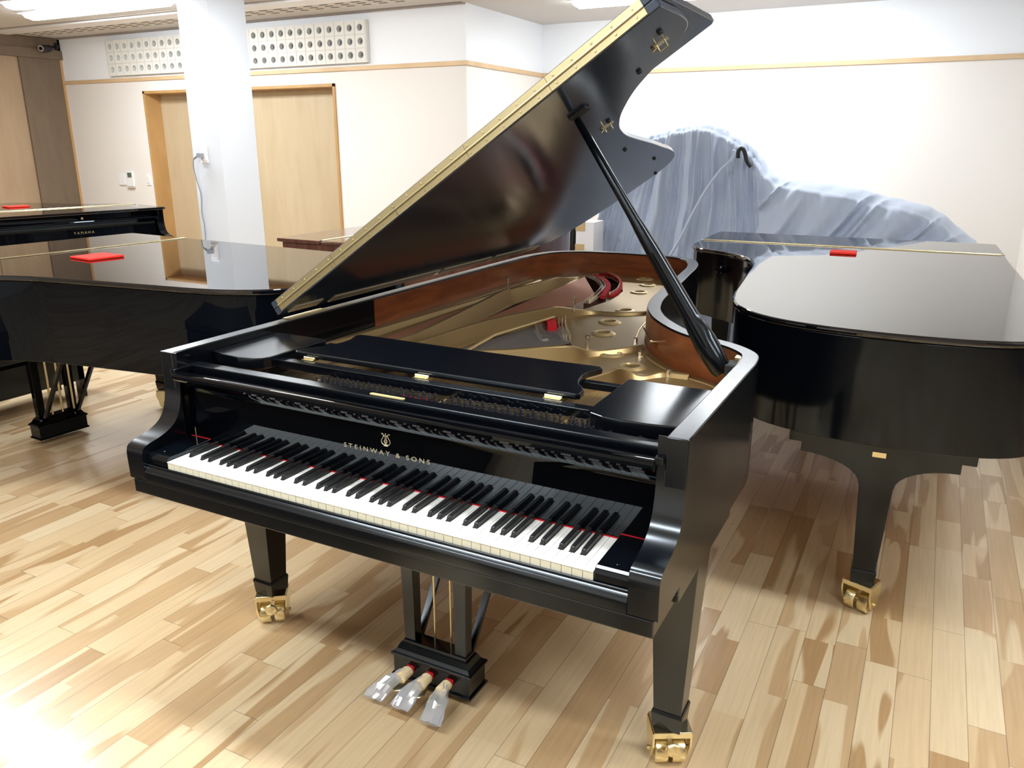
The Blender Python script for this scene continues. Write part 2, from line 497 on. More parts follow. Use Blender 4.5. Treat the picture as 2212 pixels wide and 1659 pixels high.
# ceiling strips beside the back wall; dark ones paint the gap shade
bm = NB(); box(bm, XL, XJ, YA-0.07, YA, CEIL-0.012, CEIL); struct(finish('trim_12', bm, M_gapshade))
bm = NB(); box(bm, XL, XJ+0.5, 4.46, 4.50, CEIL-0.006, CEIL); struct(finish('trim_13', bm, M_gapshade))
bm = NB(); box(bm, XL, XJ+0.5, 4.52, 4.74, CEIL-0.02, CEIL); struct(finish('trim_14', bm, M_white))  # white stands for the lit edge of the ceiling step
vent = empty('ceiling_diffuser', 'long slotted air diffuser in the ceiling along the back wall', 'air vent', (0, 0, CEIL))
bm = NB(); box(bm, XL+0.1, XJ-0.2, 4.78, 5.04, -0.010, -0.0005)
x = XL+0.2
while x < XJ-0.35:
    for y in (4.82, 4.90, 4.98): box(bm, x, x+0.09, y-0.012, y+0.012, -0.0125, -0.0095, mi=1)
    x += 0.18
finish('slotted_panel', bm, [M_slot, M_ventd], vent)

# perforated vent blocks above the doors
bx0, bz0, pit = -7.634, 2.295, 0.1237
loops = [[(bx0-0.01, bz0-0.008), (bx0+30*pit+0.012, bz0-0.008), (bx0+30*pit+0.012, bz0+3*0.1215+0.006), (bx0-0.01, bz0+3*0.1215+0.006)]]
for i in range(30):
    for j in range(3):
        cx = bx0+(i+0.5)*pit; cz = bz0+(j+0.5)*0.1215
        loops.append([(cx+0.031*math.cos(2*PI*k/18), cz+0.031*math.sin(2*PI*k/18)) for k in range(18)])
Mx = Matrix(((1, 0, 0, 0), (0, 0, -1, YA-0.0005), (0, 1, 0, 0), (0, 0, 0, 1)))
vb = empty('vent_block_panel', 'long cream panel of vent blocks with three rows of round holes above the doors', 'vent panel', (0, 0, 0))
fillcurve('block_face', loops, 0.005, 0.05, M_vent, vb, M=Mx)
bm = NB(); box(bm, bx0, bx0+30*pit, YA-0.005, YA-0.001, bz0, bz0+0.365); finish('hole_backing', bm, M_ventd, vb)
bm = NB()
for i in range(31): box(bm, bx0+i*pit-0.003, bx0+i*pit+0.003, YA-0.053, YA-0.05, bz0, bz0+0.364)
for j in range(1, 3): box(bm, bx0, bx0+30*pit, YA-0.053, YA-0.05, bz0+j*0.1215-0.003, bz0+j*0.1215+0.003)
finish('joint_line', bm, M_slot, vb)

# ceiling lamps: long diffusers along x
def lamp(x, y, label, ln=1.25, w=0.24):
    t = empty('ceiling_lamp', label, 'ceiling lamp', (x, y, CEIL), group='fluorescent lamps on the ceiling')
    bm = NB(); box(bm, -ln/2-0.02, ln/2+0.02, -w/2-0.015, w/2+0.015, -0.018, -0.0005); finish('lamp_housing', bm, M_white, t, bevel=0.003)
    bm = NB()
    n = 4; ring = []
    xs = [-ln/2, -ln/2+0.05, ln/2-0.05, ln/2]; sc = [0.5, 1, 1, 0.5]
    for xx, s in zip(xs, sc):
        ring.append([bm.verts.new((xx, -w/2*s*math.cos(PI*k/n), -0.018-0.05*s*math.sin(PI*k/n))) for k in range(n+1)])
    for a in range(3):
        for k in range(n): bm.faces.new([ring[a][k], ring[a][k+1], ring[a+1][k+1], ring[a+1][k]])
    bm.faces.new(ring[0]); bm.faces.new(list(reversed(ring[-1])))
    finish('lamp_diffuser', bm, M_lamp, t, smooth=50)
    return t
LAMPS = [(-5.95, 3.96, 'long fluorescent ceiling lamp nearest the doors, left of the pillar', 1.9),
         (-5.65, 3.50, 'long fluorescent ceiling lamp behind its twin at the top left edge', 1.6),
         (-1.32, 5.72, 'fluorescent ceiling lamp in front of the recess wall, cut by the top edge', 1.25),
         (0.0, 5.72, 'fluorescent ceiling lamp in front of the recess wall, just above the frame', 1.25),
         (2.5, -1.45, 'added ceiling lamp brightening the floor at right, outside the frame', 1.9),  # no fixture known here; added to light the right-hand floor
         (2.3, 0.9, 'added ceiling lamp over the right piano tail to brighten the floor, outside the frame', 1.9),  # fill lamp put in to lift the dark floor on this side
         (-3.3, 3.6, 'fluorescent ceiling lamp over the brown piano, outside the frame', 1.25),
         (-4.5, 1.35, 'fluorescent ceiling lamp over the black piano at left, outside the frame', 1.6),
         (-0.9, 0.25, 'fluorescent ceiling lamp over the open piano keyboard, outside the frame', 2.2),
         (-0.7, -1.35, 'fluorescent ceiling lamp above the player side, outside the frame', 2.2),
         (-6.3, -1.0, 'fluorescent ceiling lamp at far front left, outside the frame', 1.25),
         (-1.9, -3.8, 'fluorescent ceiling lamp near the front wall, outside the frame', 1.25)]
for l in LAMPS: lamp(l[0], l[1], l[2], l[3])

# wall fittings
t = empty('thermostat', 'white wall thermostat with a small green screen left of the door', 'thermostat', (-7.56, YA, 1.125))
bm = NB(); box(bm, -0.06, 0.06, -0.022, -0.001, -0.085, 0.095); finish('thermostat_body', bm, M_white, t, bevel=0.006)
bm = NB(); box(bm, -0.035, 0.035, -0.025, -0.021, 0.02, 0.075); finish('screen', bm, M_lcd, t)
bm = NB(); box(bm, -0.065, 0.065, -0.035, -0.001, -0.098, -0.086); finish('lower_ledge', bm, M_slot, t)
bm = NB(); box(bm, -0.06, 0.06, -0.018, -0.001, -0.07, 0.07)
o = finish('switch_cover', bm, M_white, bevel=0.006); o.location = (-7.71, YA, 1.12); tag(o, 'blank white cover plate on the wall left of the thermostat', 'cover plate')
t = empty('light_switch', 'narrow white light switch on the wall beside the door jamb', 'light switch', (-7.25, YA, 1.12))
bm = NB(); box(bm, -0.035, 0.035, -0.012, -0.001, -0.06, 0.07); finish('switch_plate', bm, M_white, t, bevel=0.003)
bm = NB(); box(bm, -0.02, 0.02, -0.018, -0.011, -0.035, 0.045); finish('rocker', bm, M_vent, t, bevel=0.002)

t = empty('security_camera', 'small round security camera under the ceiling in the left corner', 'security camera', (-8.50, 5.12, 2.62))
bm = NB(); cyl(bm, (-0.035, 0.16, 0.03), (0.0, 0.08, 0.0), 0.012); cyl(bm, (-0.034, 0.19, 0.03), (-0.034, 0.16, 0.03), 0.04); finish('mount', bm, M_black, t, smooth=40)
bm = NB(); cyl(bm, (0.02, 0.05, -0.005), (0.07, -0.08, -0.02), 0.04, n=20); finish('camera_body', bm, M_black, t, smooth=40)
bm = NB(); cyl(bm, (0.069, -0.078, -0.0195), (0.073, -0.088, -0.021), 0.037, n=20); finish('lens_ring', bm, M_nickel, t, smooth=40)
bm = NB(); cyl(bm, (0.072, -0.086, -0.0208), (0.075, -0.093, -0.0215), 0.018, n=16); finish('lens', bm, M_gloss, t, smooth=40)

t = empty('power_outlet', 'white power outlet on the pillar with a plug in it', 'power outlet', (-4.64, PY0, 1.44))
bm = NB(); box(bm, -0.045, 0.045, -0.012, -0.001, -0.065, 0.085); finish('outlet_plate', bm, M_white, t, bevel=0.003)
bm = NB(); box(bm, -0.03, 0.03, -0.02, -0.011, -0.045, 0.06); finish('outlet_insert', bm, M_white, t, bevel=0.002)
t = empty('hanging_cable', 'thin grey power cable hanging down the white pillar from its outlet', 'cord', (-4.64, PY0, 1.44))
bm = NB(); box(bm, -0.035, 0.01, -0.06, -0.021, -0.02, 0.018); cyl(bm, (-0.03, -0.045, 0), (-0.085, -0.05, -0.03), 0.014, 0.008); finish('plug', bm, M_greyc, t, smooth=40)
pts = catmull([(-0.085, -0.05, -0.03), (-0.105, -0.045, -0.10), (-0.095, -0.03, -0.22), (-0.085, -0.012, -0.34), (-0.10, -0.012, -0.50), (-0.085, -0.012, -0.62), (-0.095, -0.012, -0.85), (-0.08, -0.012, -1.1), (-0.09, -0.02, -1.425)], 6)
bm = NB(); tube(bm, pts, 0.005, 6); finish('cable_run', bm, M_greyc, t, smooth=60)

# ------------------------------------------------------------------ concert grand pieces
# outlines (x to the treble, y away from the player), measured on the instrument
OUT_MAIN = [(0.7515, 0.13), (0.7515, 0.40), (0.7515, 0.68), (0.751, 0.78), (0.738, 0.87), (0.69, 0.938), (0.63, 0.985), (0.565, 1.02), (0.489, 1.077), (0.425, 1.15), (0.361, 1.243),
            (0.308, 1.356), (0.280, 1.45), (0.258, 1.55), (0.238, 1.70), (0.208, 1.98), (0.180, 2.20), (0.158, 2.38), (0.125, 2.53), (0.065, 2.655), (-0.04, 2.725),
            (-0.20, 2.745), (-0.40, 2.74), (-0.57, 2.70), (-0.69, 2.60), (-0.742, 2.44), (-0.7515, 2.25), (-0.7515, 1.6), (-0.7515, 0.9), (-0.7515, 0.13)]
OUT_R = [(0.7515, 0.13), (0.7515, 0.40), (0.7515, 0.68), (0.751, 0.78), (0.735, 0.87), (0.69, 0.95), (0.60, 1.02), (0.50, 1.09), (0.42, 1.18), (0.36, 1.29),
         (0.325, 1.40), (0.305, 1.52), (0.292, 1.70), (0.270, 1.98), (0.252, 2.20), (0.228, 2.36), (0.18, 2.50), (0.10, 2.605), (-0.02, 2.675),
         (-0.20, 2.715), (-0.42, 2.72), (-0.60, 2.685), (-0.71, 2.60), (-0.748, 2.44), (-0.7515, 2.25), (-0.7515, 1.6), (-0.7515, 0.9), (-0.7515, 0.13)]
OUT_L = [(0.7515, 0.13), (0.7515, 0.40), (0.7515, 0.58), (0.742, 0.70), (0.71, 0.80), (0.65, 0.90), (0.58, 1.00), (0.515, 1.10), (0.465, 1.21), (0.425, 1.36),
         (0.375, 1.60), (0.33, 1.82), (0.29, 2.02), (0.25, 2.15), (0.18, 2.26), (0.08, 2.335), (-0.06, 2.375), (-0.25, 2.385), (-0.45, 2.36), (-0.62, 2.30), (-0.72, 2.19), (-0.7515, 2.03), (-0.7515, 1.5), (-0.7515, 0.9), (-0.7515, 0.13)]
OUT_S = [(0.7515, 0.13), (0.7515, 0.40), (0.7515, 0.58), (0.742, 0.68), (0.70, 0.77), (0.62, 0.85), (0.52, 0.93), (0.44, 1.03), (0.38, 1.15), (0.33, 1.30),
         (0.27, 1.45), (0.17, 1.58), (0.02, 1.68), (-0.18, 1.73), (-0.40, 1.73), (-0.60, 1.66), (-0.72, 1.52), (-0.7515, 1.36), (-0.7515, 0.9), (-0.7515, 0.13)]

OUT_B = [(p[0], p[1] if p[1] < 0.6 else 0.6+(p[1]-0.6)*0.70) for p in OUT_S]

def smooth_out(pts):
    return catmull(pts, 5)

def split_outline(path, ycut, side_eps=0.01):
    """return part of the closed case outline with y>=ycut as a closed polygon"""
    out = []
    n = len(path)
    for i in range(n-1):
        a, b = path[i], path[i+1]
        if a[1] >= ycut: out.append(a)
        if (a[1]-ycut)*(b[1]-ycut) < 0:
            t = (ycut-a[1])/(b[1]-a[1]); out.append((a[0]+(b[0]-a[0])*t, ycut))
    if path[-1][1] >= ycut: out.append(path[-1])
    return out

ZR = 0.989

def caster(parent, x, y, zt, rot=0.0, m=None, knob=True):
    m = m or M_brass
    T = Matrix.Translation((x, y, 0)) @ Matrix.Rotation(rot, 4, 'Z')
    c = NB()
    # inverted fork frame
    w, d, h = 0.048, 0.040, zt
    box(c, -w, w, -d, d, h-0.008, h, T)
    for s in (-1, 1):
        poly = [(-d, h-0.004), (d, h-0.004), (d, h-0.045), (0.016, 0.022), (-0.016, 0.022), (-d, h-0.045)]
        Mx_ = T @ Matrix(((0, 0, 1, 0), (1, 0, 0, 0), (0, 1, 0, 0), (0, 0, 0, 1)))
        prism(c, poly, s*w-0.003, s*w+0.003, Mx_)
    box(c, -w, w, -d-0.002, -d+0.003, h-0.018, h, T)
    box(c, -w, w, d-0.003, d+0.002, h-0.018, h, T)
    o = finish('caster', c, m, parent, bevel=0.0015)
    def sub(name, bm_, mm=m):
        for v in bm_.verts: v.co = T @ v.co
        return finish(name, bm_, mm, o, smooth=35)
    wr = 0.037
    for s in (-1, 1):
        b_ = NB()
        lathe(b_, [(0.006, s*0.006), (wr-0.002, s*0.006), (wr, s*0.009), (wr, s*0.037), (wr-0.003, s*0.040), (0.006, s*0.040)], (0, 0, wr), 'x', 32)
        sub('wheel', b_)
    b_ = NB(); cyl(b_, (-w-0.008, 0, wr), (w+0.008, 0, wr), 0.006); sub('axle', b_)
    if knob:
        b_ = NB()
        lathe(b_, [(0.004, 0.0), (0.019, -0.004), (0.021, -0.010), (0.018, -0.014), (0.002, -0.019)], (0, -d-0.006, h-0.042), 'y', 8)
        cyl(b_, (0, -d-0.004, h-0.042), (0, -d+0.01, h-0.042), 0.006)
        sub('brake_knob', b_)
    return o

def leg(parent, x, y, zt, m, top=0.058, bot=0.0365, zf=0.115, crot=0.0, bracket=None, cm=None, knob=True):
    b_ = NB()
    frustum(b_, (x, y, zf+0.045), (bot-0.001, bot-0.001), (x, y, zt), (top, top))
    if bracket:
        # broad stepped bracket under the tail with a hollow curve each side
        x0, x1, zt2 = bracket
        prof = [(x0, zt2), (x1, zt2), (x1, zt2-0.055), (x1-0.04, zt2-0.055), (x1-0.04, zt2-0.088)]
        prof += [(x1-0.04-(x1-0.04-x-top)*math.sin(a), zt2-0.088-0.085*(1-math.cos(a))) for a in [PI/2*k/8 for k in range(1, 9)]]
        prof += [(x0+0.04+(x-top-x0-0.04)*math.sin(a), zt2-0.088-0.085*(1-math.cos(a))) for a in [PI/2*(8-k)/8 for k in range(0, 8)]]
        prof += [(x0+0.04, zt2-0.088), (x0+0.04, zt2-0.055), (x0, zt2-0.055)]
        prism(b_, prof, y-0.06, y+0.06, Matrix(((1, 0, 0, 0), (0, 0, 1, 0), (0, 1, 0, 0), (0, 0, 0, 1))))
    o = finish('leg', b_, m, parent, bevel=0.002)
    b_ = NB()
    frustum(b_, (x, y, zf), (bot, bot), (x, y, zf+0.045), (bot+0.0035, bot+0.0035))
    frustum(b_, (x, y, zf+0.045), (bot+0.0045, bot+0.0045), (x, y, zf+0.054), (bot+0.001, bot+0.001))
    finish('foot_block', b_, m, o, bevel=0.001)
    c = caster(parent, x, y, zf, crot, cm, knob)
    return o

def lyre(parent, m, cx=0.0, zt=0.62, rod=None, rodk=1.0):
    rod = rod or M_brass
    b_ = NB()
    box(b_, cx-0.13, cx+0.13, 0.31, 0.40, 0.030, 0.098)
    box(b_, cx-0.136, cx+0.136, 0.304, 0.406, 0.028, 0.036)
    # cornice moulding
    prof = [(0.136, 0.098), (0.137, 0.106), (0.130, 0.110), (0.122, 0.118), (0.114, 0.134), (0.108, 0.138), (0.107, 0.144)]
    rings = []
    for h, z in prof:
        hy = 0.045-(0.13-h)*0.9
        rings.append([b_.verts.new((cx+sx*h, 0.355+sy*hy, z)) for sx, sy in ((-1, -1), (1, -1), (1, 1), (-1, 1))])
    for k in range(len(rings)-1):
        for i in range(4): b_.faces.new([rings[k][i], rings[k][(i+1) % 4], rings[k+1][(i+1) % 4], rings[k+1][i]])
    b_.faces.new(list(reversed(rings[0]))); b_.faces.new(rings[-1])
    o = finish('pedal_lyre', b_, m, parent, bevel=0.0015)
    for s in (-1, 1):
        b_ = NB()
        frustum(b_, (cx+s*0.086, 0.352, 0.143), (0.0185, 0.0165), (cx+s*0.090, 0.352, zt), (0.022, 0.022))
        finish('post', b_, m, o, bevel=0.0015)
        b_ = NB(); d0 = Vector((cx+s*0.088, 0.385, 0.12)); d1 = Vector((cx+s*0.092, 0.74, zt))
        tube(b_, [d0, d1], 0.0125, 4); finish('brace', b_, m, o)
    for k in (-1, 0, 1):
        b_ = NB(); rx_ = (-0.084, -0.022, 0.034)[k+1]; cyl(b_, (cx+rx_, 0.372, 0.135), (cx+rx_, 0.372, zt), 0.0034*rodk, n=10)
        finish('pedal_rod', b_, rod, o, smooth=40)
    for k in (-1, 0, 1):
        b_ = NB()
        X0 = cx+k*0.067
        sec = [(0.335, 0.010, 0.004, 0.073), (0.30, 0.010, 0.004, 0.073), (0.275, 0.010, 0.004, 0.071), (0.25, 0.016, 0.004, 0.068), (0.22, 0.024, 0.004, 0.063), (0.195, 0.027, 0.004, 0.059), (0.178, 0.022, 0.003, 0.057), (0.168, 0.010, 0.002, 0.056)]
        rings = [[b_.verts.new((X0+h*math.cos(2*PI*i/12), 0.335-(0.335-y)*0.70, z+t*math.sin(2*PI*i/12))) for i in range(12)] for y, h, t, z in sec]
        for q in range(len(rings)-1):
            for i in range(12): b_.faces.new([rings[q][i], rings[q][(i+1) % 12], rings[q+1][(i+1) % 12], rings[q+1][i]])
        b_.faces.new(rings[0]); b_.faces.new(list(reversed(rings[-1])))
        finish('pedal', b_, rod, o, smooth=50)
        b_ = NB(); box(b_, X0-0.0115, X0+0.0115, 0.3050, 0.3085, 0.062, 0.080); finish('pedal_felt', b_, M_red, o)
    return o

def arm_profile():
    pts = [(-0.014, 0.664), (-0.016, 0.725), (-0.0155, 0.742), (-0.009, 0.757), (0.010, 0.765), (0.040, 0.771), (0.070, 0.7805), (0.095, 0.794), (0.112, 0.813), (0.122, 0.836), (0.128, 0.863), (0.1305, 0.890), (0.131, 0.912)]
    return pts[:2]+catmull(pts[2:], 3)+[(0.131, 0.925), (0.131, ZR)]

def arms(parent, m):
    for s in (-1, 1):
        b_ = NB()
        prof = arm_profile()+[(0.1325, ZR), (0.1325, 0.664)]
        x0, x1 = (0.6885, 0.7515) if s > 0 else (-0.7515, -0.6885)
        prof = arm_profile()[:-1]+[(0.131, ZR-0.0002), (0.1330, ZR-0.0002), (0.1330, 0.664)]
        prism(b_, prof, x0, x1, Matrix(((0, 0, 1, 0), (1, 0, 0, 0), (0, 1, 0, 0), (0, 0, 0, 1))))
        finish('arm', b_, m, parent, smooth=25)

def case_rim(parent, outline, m, zb=0.655, zt=ZR, th=0.047, closed_bottom=True, name='case'):
    path = smooth_out(outline)
    inn = offset(path, th)          # outline runs treble -> tail -> bass: inside is on the left
    # clamp the ends so that both sides start on y = front
    inn[0] = (path[0][0]-th, path[0][1]); inn[-1] = (path[-1][0]+th, path[-1][1])
    b_ = NB(); n = len(path)
    A = [b_.verts.new((p[0], p[1], zb)) for p in path]; B = [b_.verts.new((p[0], p[1], zt)) for p in path]
    C = [b_.verts.new((p[0], p[1], zt)) for p in inn]; D = [b_.verts.new((p[0], p[1], zb)) for p in inn]
    for i in range(n-1):
        b_.faces.new([A[i], A[i+1], B[i+1], B[i]]); b_.faces.new([B[i], B[i+1], C[i+1], C[i]])
        b_.faces.new([C[i], C[i+1], D[i+1], D[i]]); b_.faces.new([D[i], D[i+1], A[i+1], A[i]])
    b_.faces.new([A[0], B[0], C[0], D[0]]); b_.faces.new([A[-1], D[-1], C[-1], B[-1]])
    o = finish(name, b_, m, parent, smooth=30, bevel=0.003)
    return o, path, inn

def keyset():
    """52 naturals with notches for the 36 sharps"""
    w = 1.222/52; x0 = -0.611
    names = 'ABCDEFG'; sharps = []
    off = {'A': 0.0017, 'C': -0.0020, 'D': 0.0020, 'F': -0.0022, 'G': 0.0}
    for i in range(51):
        nme = names[i % 7]
        if nme in 'ACDFG': sharps.append((i, x0+(i+1)*w+off[nme]))
    return w, x0, sharps

def keyboard(parent, y1=0.152, zt=0.730):
    w, x0, sharps = keyset()
    sd = dict(sharps)
    gap = 0.0006; bw = 0.0064
    for i in range(52):
        a = x0+i*w+gap; b = x0+(i+1)*w-gap
        al = sd[i-1]+bw+0.0006 if (i-1) in sd else a
        br = sd[i]-bw-0.0006 if i in sd else b
        poly = [(a, -0.001), (b, -0.001), (b, 0.050), (br, 0.050), (br, y1), (al, y1), (al, 0.050), (a, 0.050)]
        clean = []
        for p in poly:
            if not clean or (abs(p[0]-clean[-1][0])+abs(p[1]-clean[-1][1])) > 1e-5: clean.append(p)
        bm_ = NB(); prism(bm_, clean, zt-0.021, zt-0.002, mi=1, mt=1)
        # cap sheet with slight front lip
        cap = [(p[0], p[1]-(0.002 if p[1] < 0 else 0)) for p in clean]
        prism(bm_, cap, zt-0.0021, zt, mi=0)
        o = finish('white_key', bm_, [M_ivory, M_keyside], parent, bevel=0.0005, seg=1)
    for i, cx in sharps:
        bm_ = NB()
        # tapering black key with sloping nose
        yb, yf = y1, 0.052
        z0, z1 = zt-0.004, zt+0.0125
        vs = [(-bw, yf, z0), (bw, yf, z0), (bw, yb, z0), (-bw, yb, z0), (-bw+0.0015, yf+0.006, z1-0.0022), (bw-0.0015, yf+0.006, z1-0.0022), (bw-0.0012, yb, z1), (-bw+0.0012, yb, z1)]
        V = [bm_.verts.new((cx+v[0], v[1], v[2])) for v in vs]
        for f in ((0,3,2,1),(4,5,6,7),(0,1,5,4),(1,2,6,5),(2,3,7,6),(3,0,4,7)): bm_.faces.new([V[k] for k in f])
        finish('black_key', bm_, M_ebonyk, parent, bevel=0.0014, seg=2)

def front_assembly(parent, m, mface, detail=True, keys=True, fb_mat=None):
    # key bed
    b_ = NB(); box(b_, -0.7425, 0.7425, -0.0125, 0.135, 0.622, 0.6612); box(b_, -0.7505, 0.7505, 0.1335, 0.60, 0.622, 0.6612); finish('key_bed', b_, m, parent, bevel=0.0025)
    # key slip with rounded top
    b_ = NB()
    prof = [(-0.0155, 0.664), (-0.0165, 0.686), (-0.0150, 0.694), (-0.0110, 0.700), (-0.0070, 0.704), (-0.0062, 0.709), (-0.0045, 0.711), (-0.0030, 0.709), (-0.0030, 0.664)]
    prism(b_, prof, -0.6875, 0.6875, Matrix(((0, 0, 1, 0), (1, 0, 0, 0), (0, 1, 0, 0), (0, 0, 0, 1)))); finish('key_slip', b_, m, parent, smooth=30)
    arms(parent, m)
    # cheek blocks
    for s in (-1, 1):
        b_ = NB()
        prof = [(0.000, 0.664), (-0.002, 0.728), (0.002, 0.737), (0.010, 0.741), (0.152, 0.743), (0.152, 0.664)]
        a, b = (0.6125, 0.688) if s > 0 else (-0.688, -0.6125)
        prism(b_, prof, a, b, Matrix(((0, 0, 1, 0), (1, 0, 0, 0), (0, 1, 0, 0), (0, 0, 0, 1))))
        o = finish('cheek_block', b_, M_semi, parent, bevel=0.0015)
        if detail:
            b_ = NB(); lathe(b_, [(0.0055, 0.0), (0.0055, 0.0015), (0.003, 0.003), (0.0005, 0.0034)], (s*0.652, 0.028, 0.7415), 'z', 14); finish('screw', b_, M_gloss, o, smooth=40)
            b_ = NB(); box(b_, min(s*0.6125, s*0.688), max(s*0.6125, s*0.688), 0.1495, 0.1515, 0.7425, 0.7445); finish('felt_line', b_, M_red, o)
    if detail:
        b_ = NB(); box(b_, -0.6115, 0.6115, 0.1505, 0.1535, 0.727, 0.7322); finish('name_felt', b_, M_red, parent)
    # fallboard: flat face with rolled lip
    prof = [(0.1528, 0.7345), (0.1540, 0.868), (0.1525, 0.886), (0.1470, 0.900), (0.1370, 0.909), (0.1200, 0.913), (0.1120, 0.916), (0.1080, 0.922), (0.1080, 0.930), (0.1120, 0.936), (0.1200, 0.9375), (0.1300, 0.936), (0.1420, 0.9365), (0.1560, 0.930), (0.1700, 0.880), (0.1720, 0.7345)]
    b_ = NB(); prism(b_, prof, -0.687, 0.687, Matrix(((0, 0, 1, 0), (1, 0, 0, 0), (0, 1, 0, 0), (0, 0, 0, 1)))); fb = finish('fallboard', b_, fb_mat or mface, parent, smooth=28)
    return fb

def flat_lid(parent, outline, m, ztop, flap_y=0.60, mt=None, th=0.021):
    """closed lid: rear main panel plus front flap, brass hinge strip between"""
    path = smooth_out([(outline[0][0], 0.08)]+outline[1:-1]+[(outline[-1][0], 0.08)])
    big = offset(path, -0.009)
    rear = split_outline(big, flap_y+0.003); front = [(big[0][0]-0.03, 0.083), (big[0][0]-0.004, 0.093), (big[0][0], 0.12), (big[0][0], flap_y-0.003), (big[-1][0], flap_y-0.003), (big[-1][0], 0.12), (big[-1][0]+0.004, 0.093), (big[-1][0]+0.03, 0.083)]
    z0 = ztop-th
    b_ = NB(); prism(b_, rear, z0, ztop); lid = finish('lid', b_, mt or m, parent, bevel=0.009, seg=4)
    b_ = NB(); prism(b_, front, z0, ztop); fl = finish('front_lid_flap', b_, mt or m, parent, bevel=0.004, seg=3)
    # lower moulding under the lid edge
    low = split_outline(offset(path, 0.004), 0.12)
    b_ = NB(); prism(b_, [(big[0][0]-0.012, flap_y-0.012), (big[0][0]-0.012, flap_y+0.012), (big[-1][0]+0.012, flap_y+0.012), (big[-1][0]+0.012, flap_y-0.012)], ztop+0.0002, ztop+0.0025)
    for k in range(0, 9): pass
    h = finish('lid_hinge', b_, M_brass, parent)
    b_ = NB(); cyl(b_, (big[-1][0]+0.02, flap_y, ztop+0.003), (big[0][0]-0.02, flap_y, ztop+0.003), 0.0028, n=8); finish('hinge_knuckle', b_, M_brass, h, smooth=40)
    return lid

def closed_grand(name, label, loc, rotz, outline, m, mlid, ztop=1.012, leg_mat=None, tail_bracket=True, cat='grand piano', bras=None, crot=0.3, flap_y=0.60):
    t = empty(name, label, cat, loc, (0, 0, rotz))
    o, path, inn = case_rim(t, outline, m, 0.655, ztop-0.0215)
    # soundboard bottom closes the case
    b_ = NB(); prism(b_, offset(path, 0.02), 0.69, 0.70); finish('soundboard', b_, M_board, t)
    fb = front_assembly(t, m, m, detail=False, keys=False)
    b_ = NB(); box(b_, -0.611, 0.611, 0.0, 0.150, 0.70, 0.730); finish('keyboard', b_, M_ivory, t)
    b_ = NB(); box(b_, -0.686, 0.686, 0.175, 0.215, 0.90, ztop-0.0215); finish('stretcher', b_, m, t)
    flat_lid(t, outline, m, ztop, flap_y, mlid)
    lm = leg_mat or m
    tail = max(p[1] for p in outline)
    leg(t, -0.645, 0.39, 0.62, lm, crot=crot); leg(t, 0.645, 0.39, 0.62, lm, crot=-crot*1.4)
    leg(t, -0.31, tail-0.16, 0.50, lm, top=0.052, crot=crot+0.35, bracket=(-0.58, -0.03, 0.655) if tail_bracket else (-0.45, -0.17, 0.655))
    lyre(t, lm, rodk=1.7)
    return t

# ------------------------------------------------------------------ THE OPEN CONCERT GRAND
G = empty('grand_piano', 'open black concert grand with raised lid and STEINWAY lettering in the centre', 'grand piano')
G['label'] = 'open black concert grand piano with raised lid and exposed keyboard in the centre'
rim, path, inn = case_rim(G, OUT_MAIN, M_satin, 0.640, ZR, 0.047, name='rim')
fb = front_assembly(G, M_satin, M_mirror, True, True, M_mirror)
keyboard(G)

# fallboard writing and emblem
Mf = Matrix(((1, 0, 0, -0.004), (0, 0.009, -1, 0.1528+0.0004), (0, 1, 0, 0.808), (0, 0, 0, 1)))
tx = textmesh('fallboard_lettering', 'STEINWAY & SONS', 0.0165, Mf, M_brassd, fb, spacing=1.55, extrude=0.0003, bold=0.0)
xs = [v.co.x for v in tx.data.vertices]; wv = max(xs)-min(xs); k = 0.259/wv; mid = (max(xs)+min(xs))/2
for v in tx.data.vertices: v.co.x = -0.0045+(v.co.x-mid)*k
b_ = NB()
ex, ez, ey = -0.0025, 0.833, 0.1530
def e2(pts, r): tube(b_, [(ex+p[0], ey, ez+p[1]) for p in pts], r, 6)
for s in (-1, 1):
    e2(catmull([(s*0.003, 0.003), (s*0.0085, 0.0035), (s*0.0125, 0.008), (s*0.0125, 0.014), (s*0.0085, 0.020), (s*0.006, 0.026), (s*0.0085, 0.031), (s*0.0115, 0.0315), (s*0.0115, 0.029)], 4), 0.0009)
    e2([(s*0.0015, 0.007), (s*0.002, 0.024)], 0.0006)
    e2(catmull([(0, 0.006), (s*0.004, 0.009), (s*0.0045, 0.013), (s*0.001, 0.017)], 4), 0.0007)
e2([(-0.0075, 0.0262), (0.0075, 0.0262)], 0.0008); e2([(-0.006, 0.0), (0.006, 0.0)], 0.0011); e2([(-0.003, 0.0022), (0.003, 0.0022)], 0.0009); e2([(0, 0.029), (0, 0.0325)], 0.0013); e2([(0, 0.003), (0, 0.006)], 0.0013)
finish('lyre_emblem', b_, M_brassd, fb, smooth=50)
b_ = NB(); cyl(b_, (-0.668, 0.149, 0.742), (-0.668, 0.149, 0.772), 0.0022, n=10); finish('fallboard_pin', b_, M_brass, fb, smooth=40)

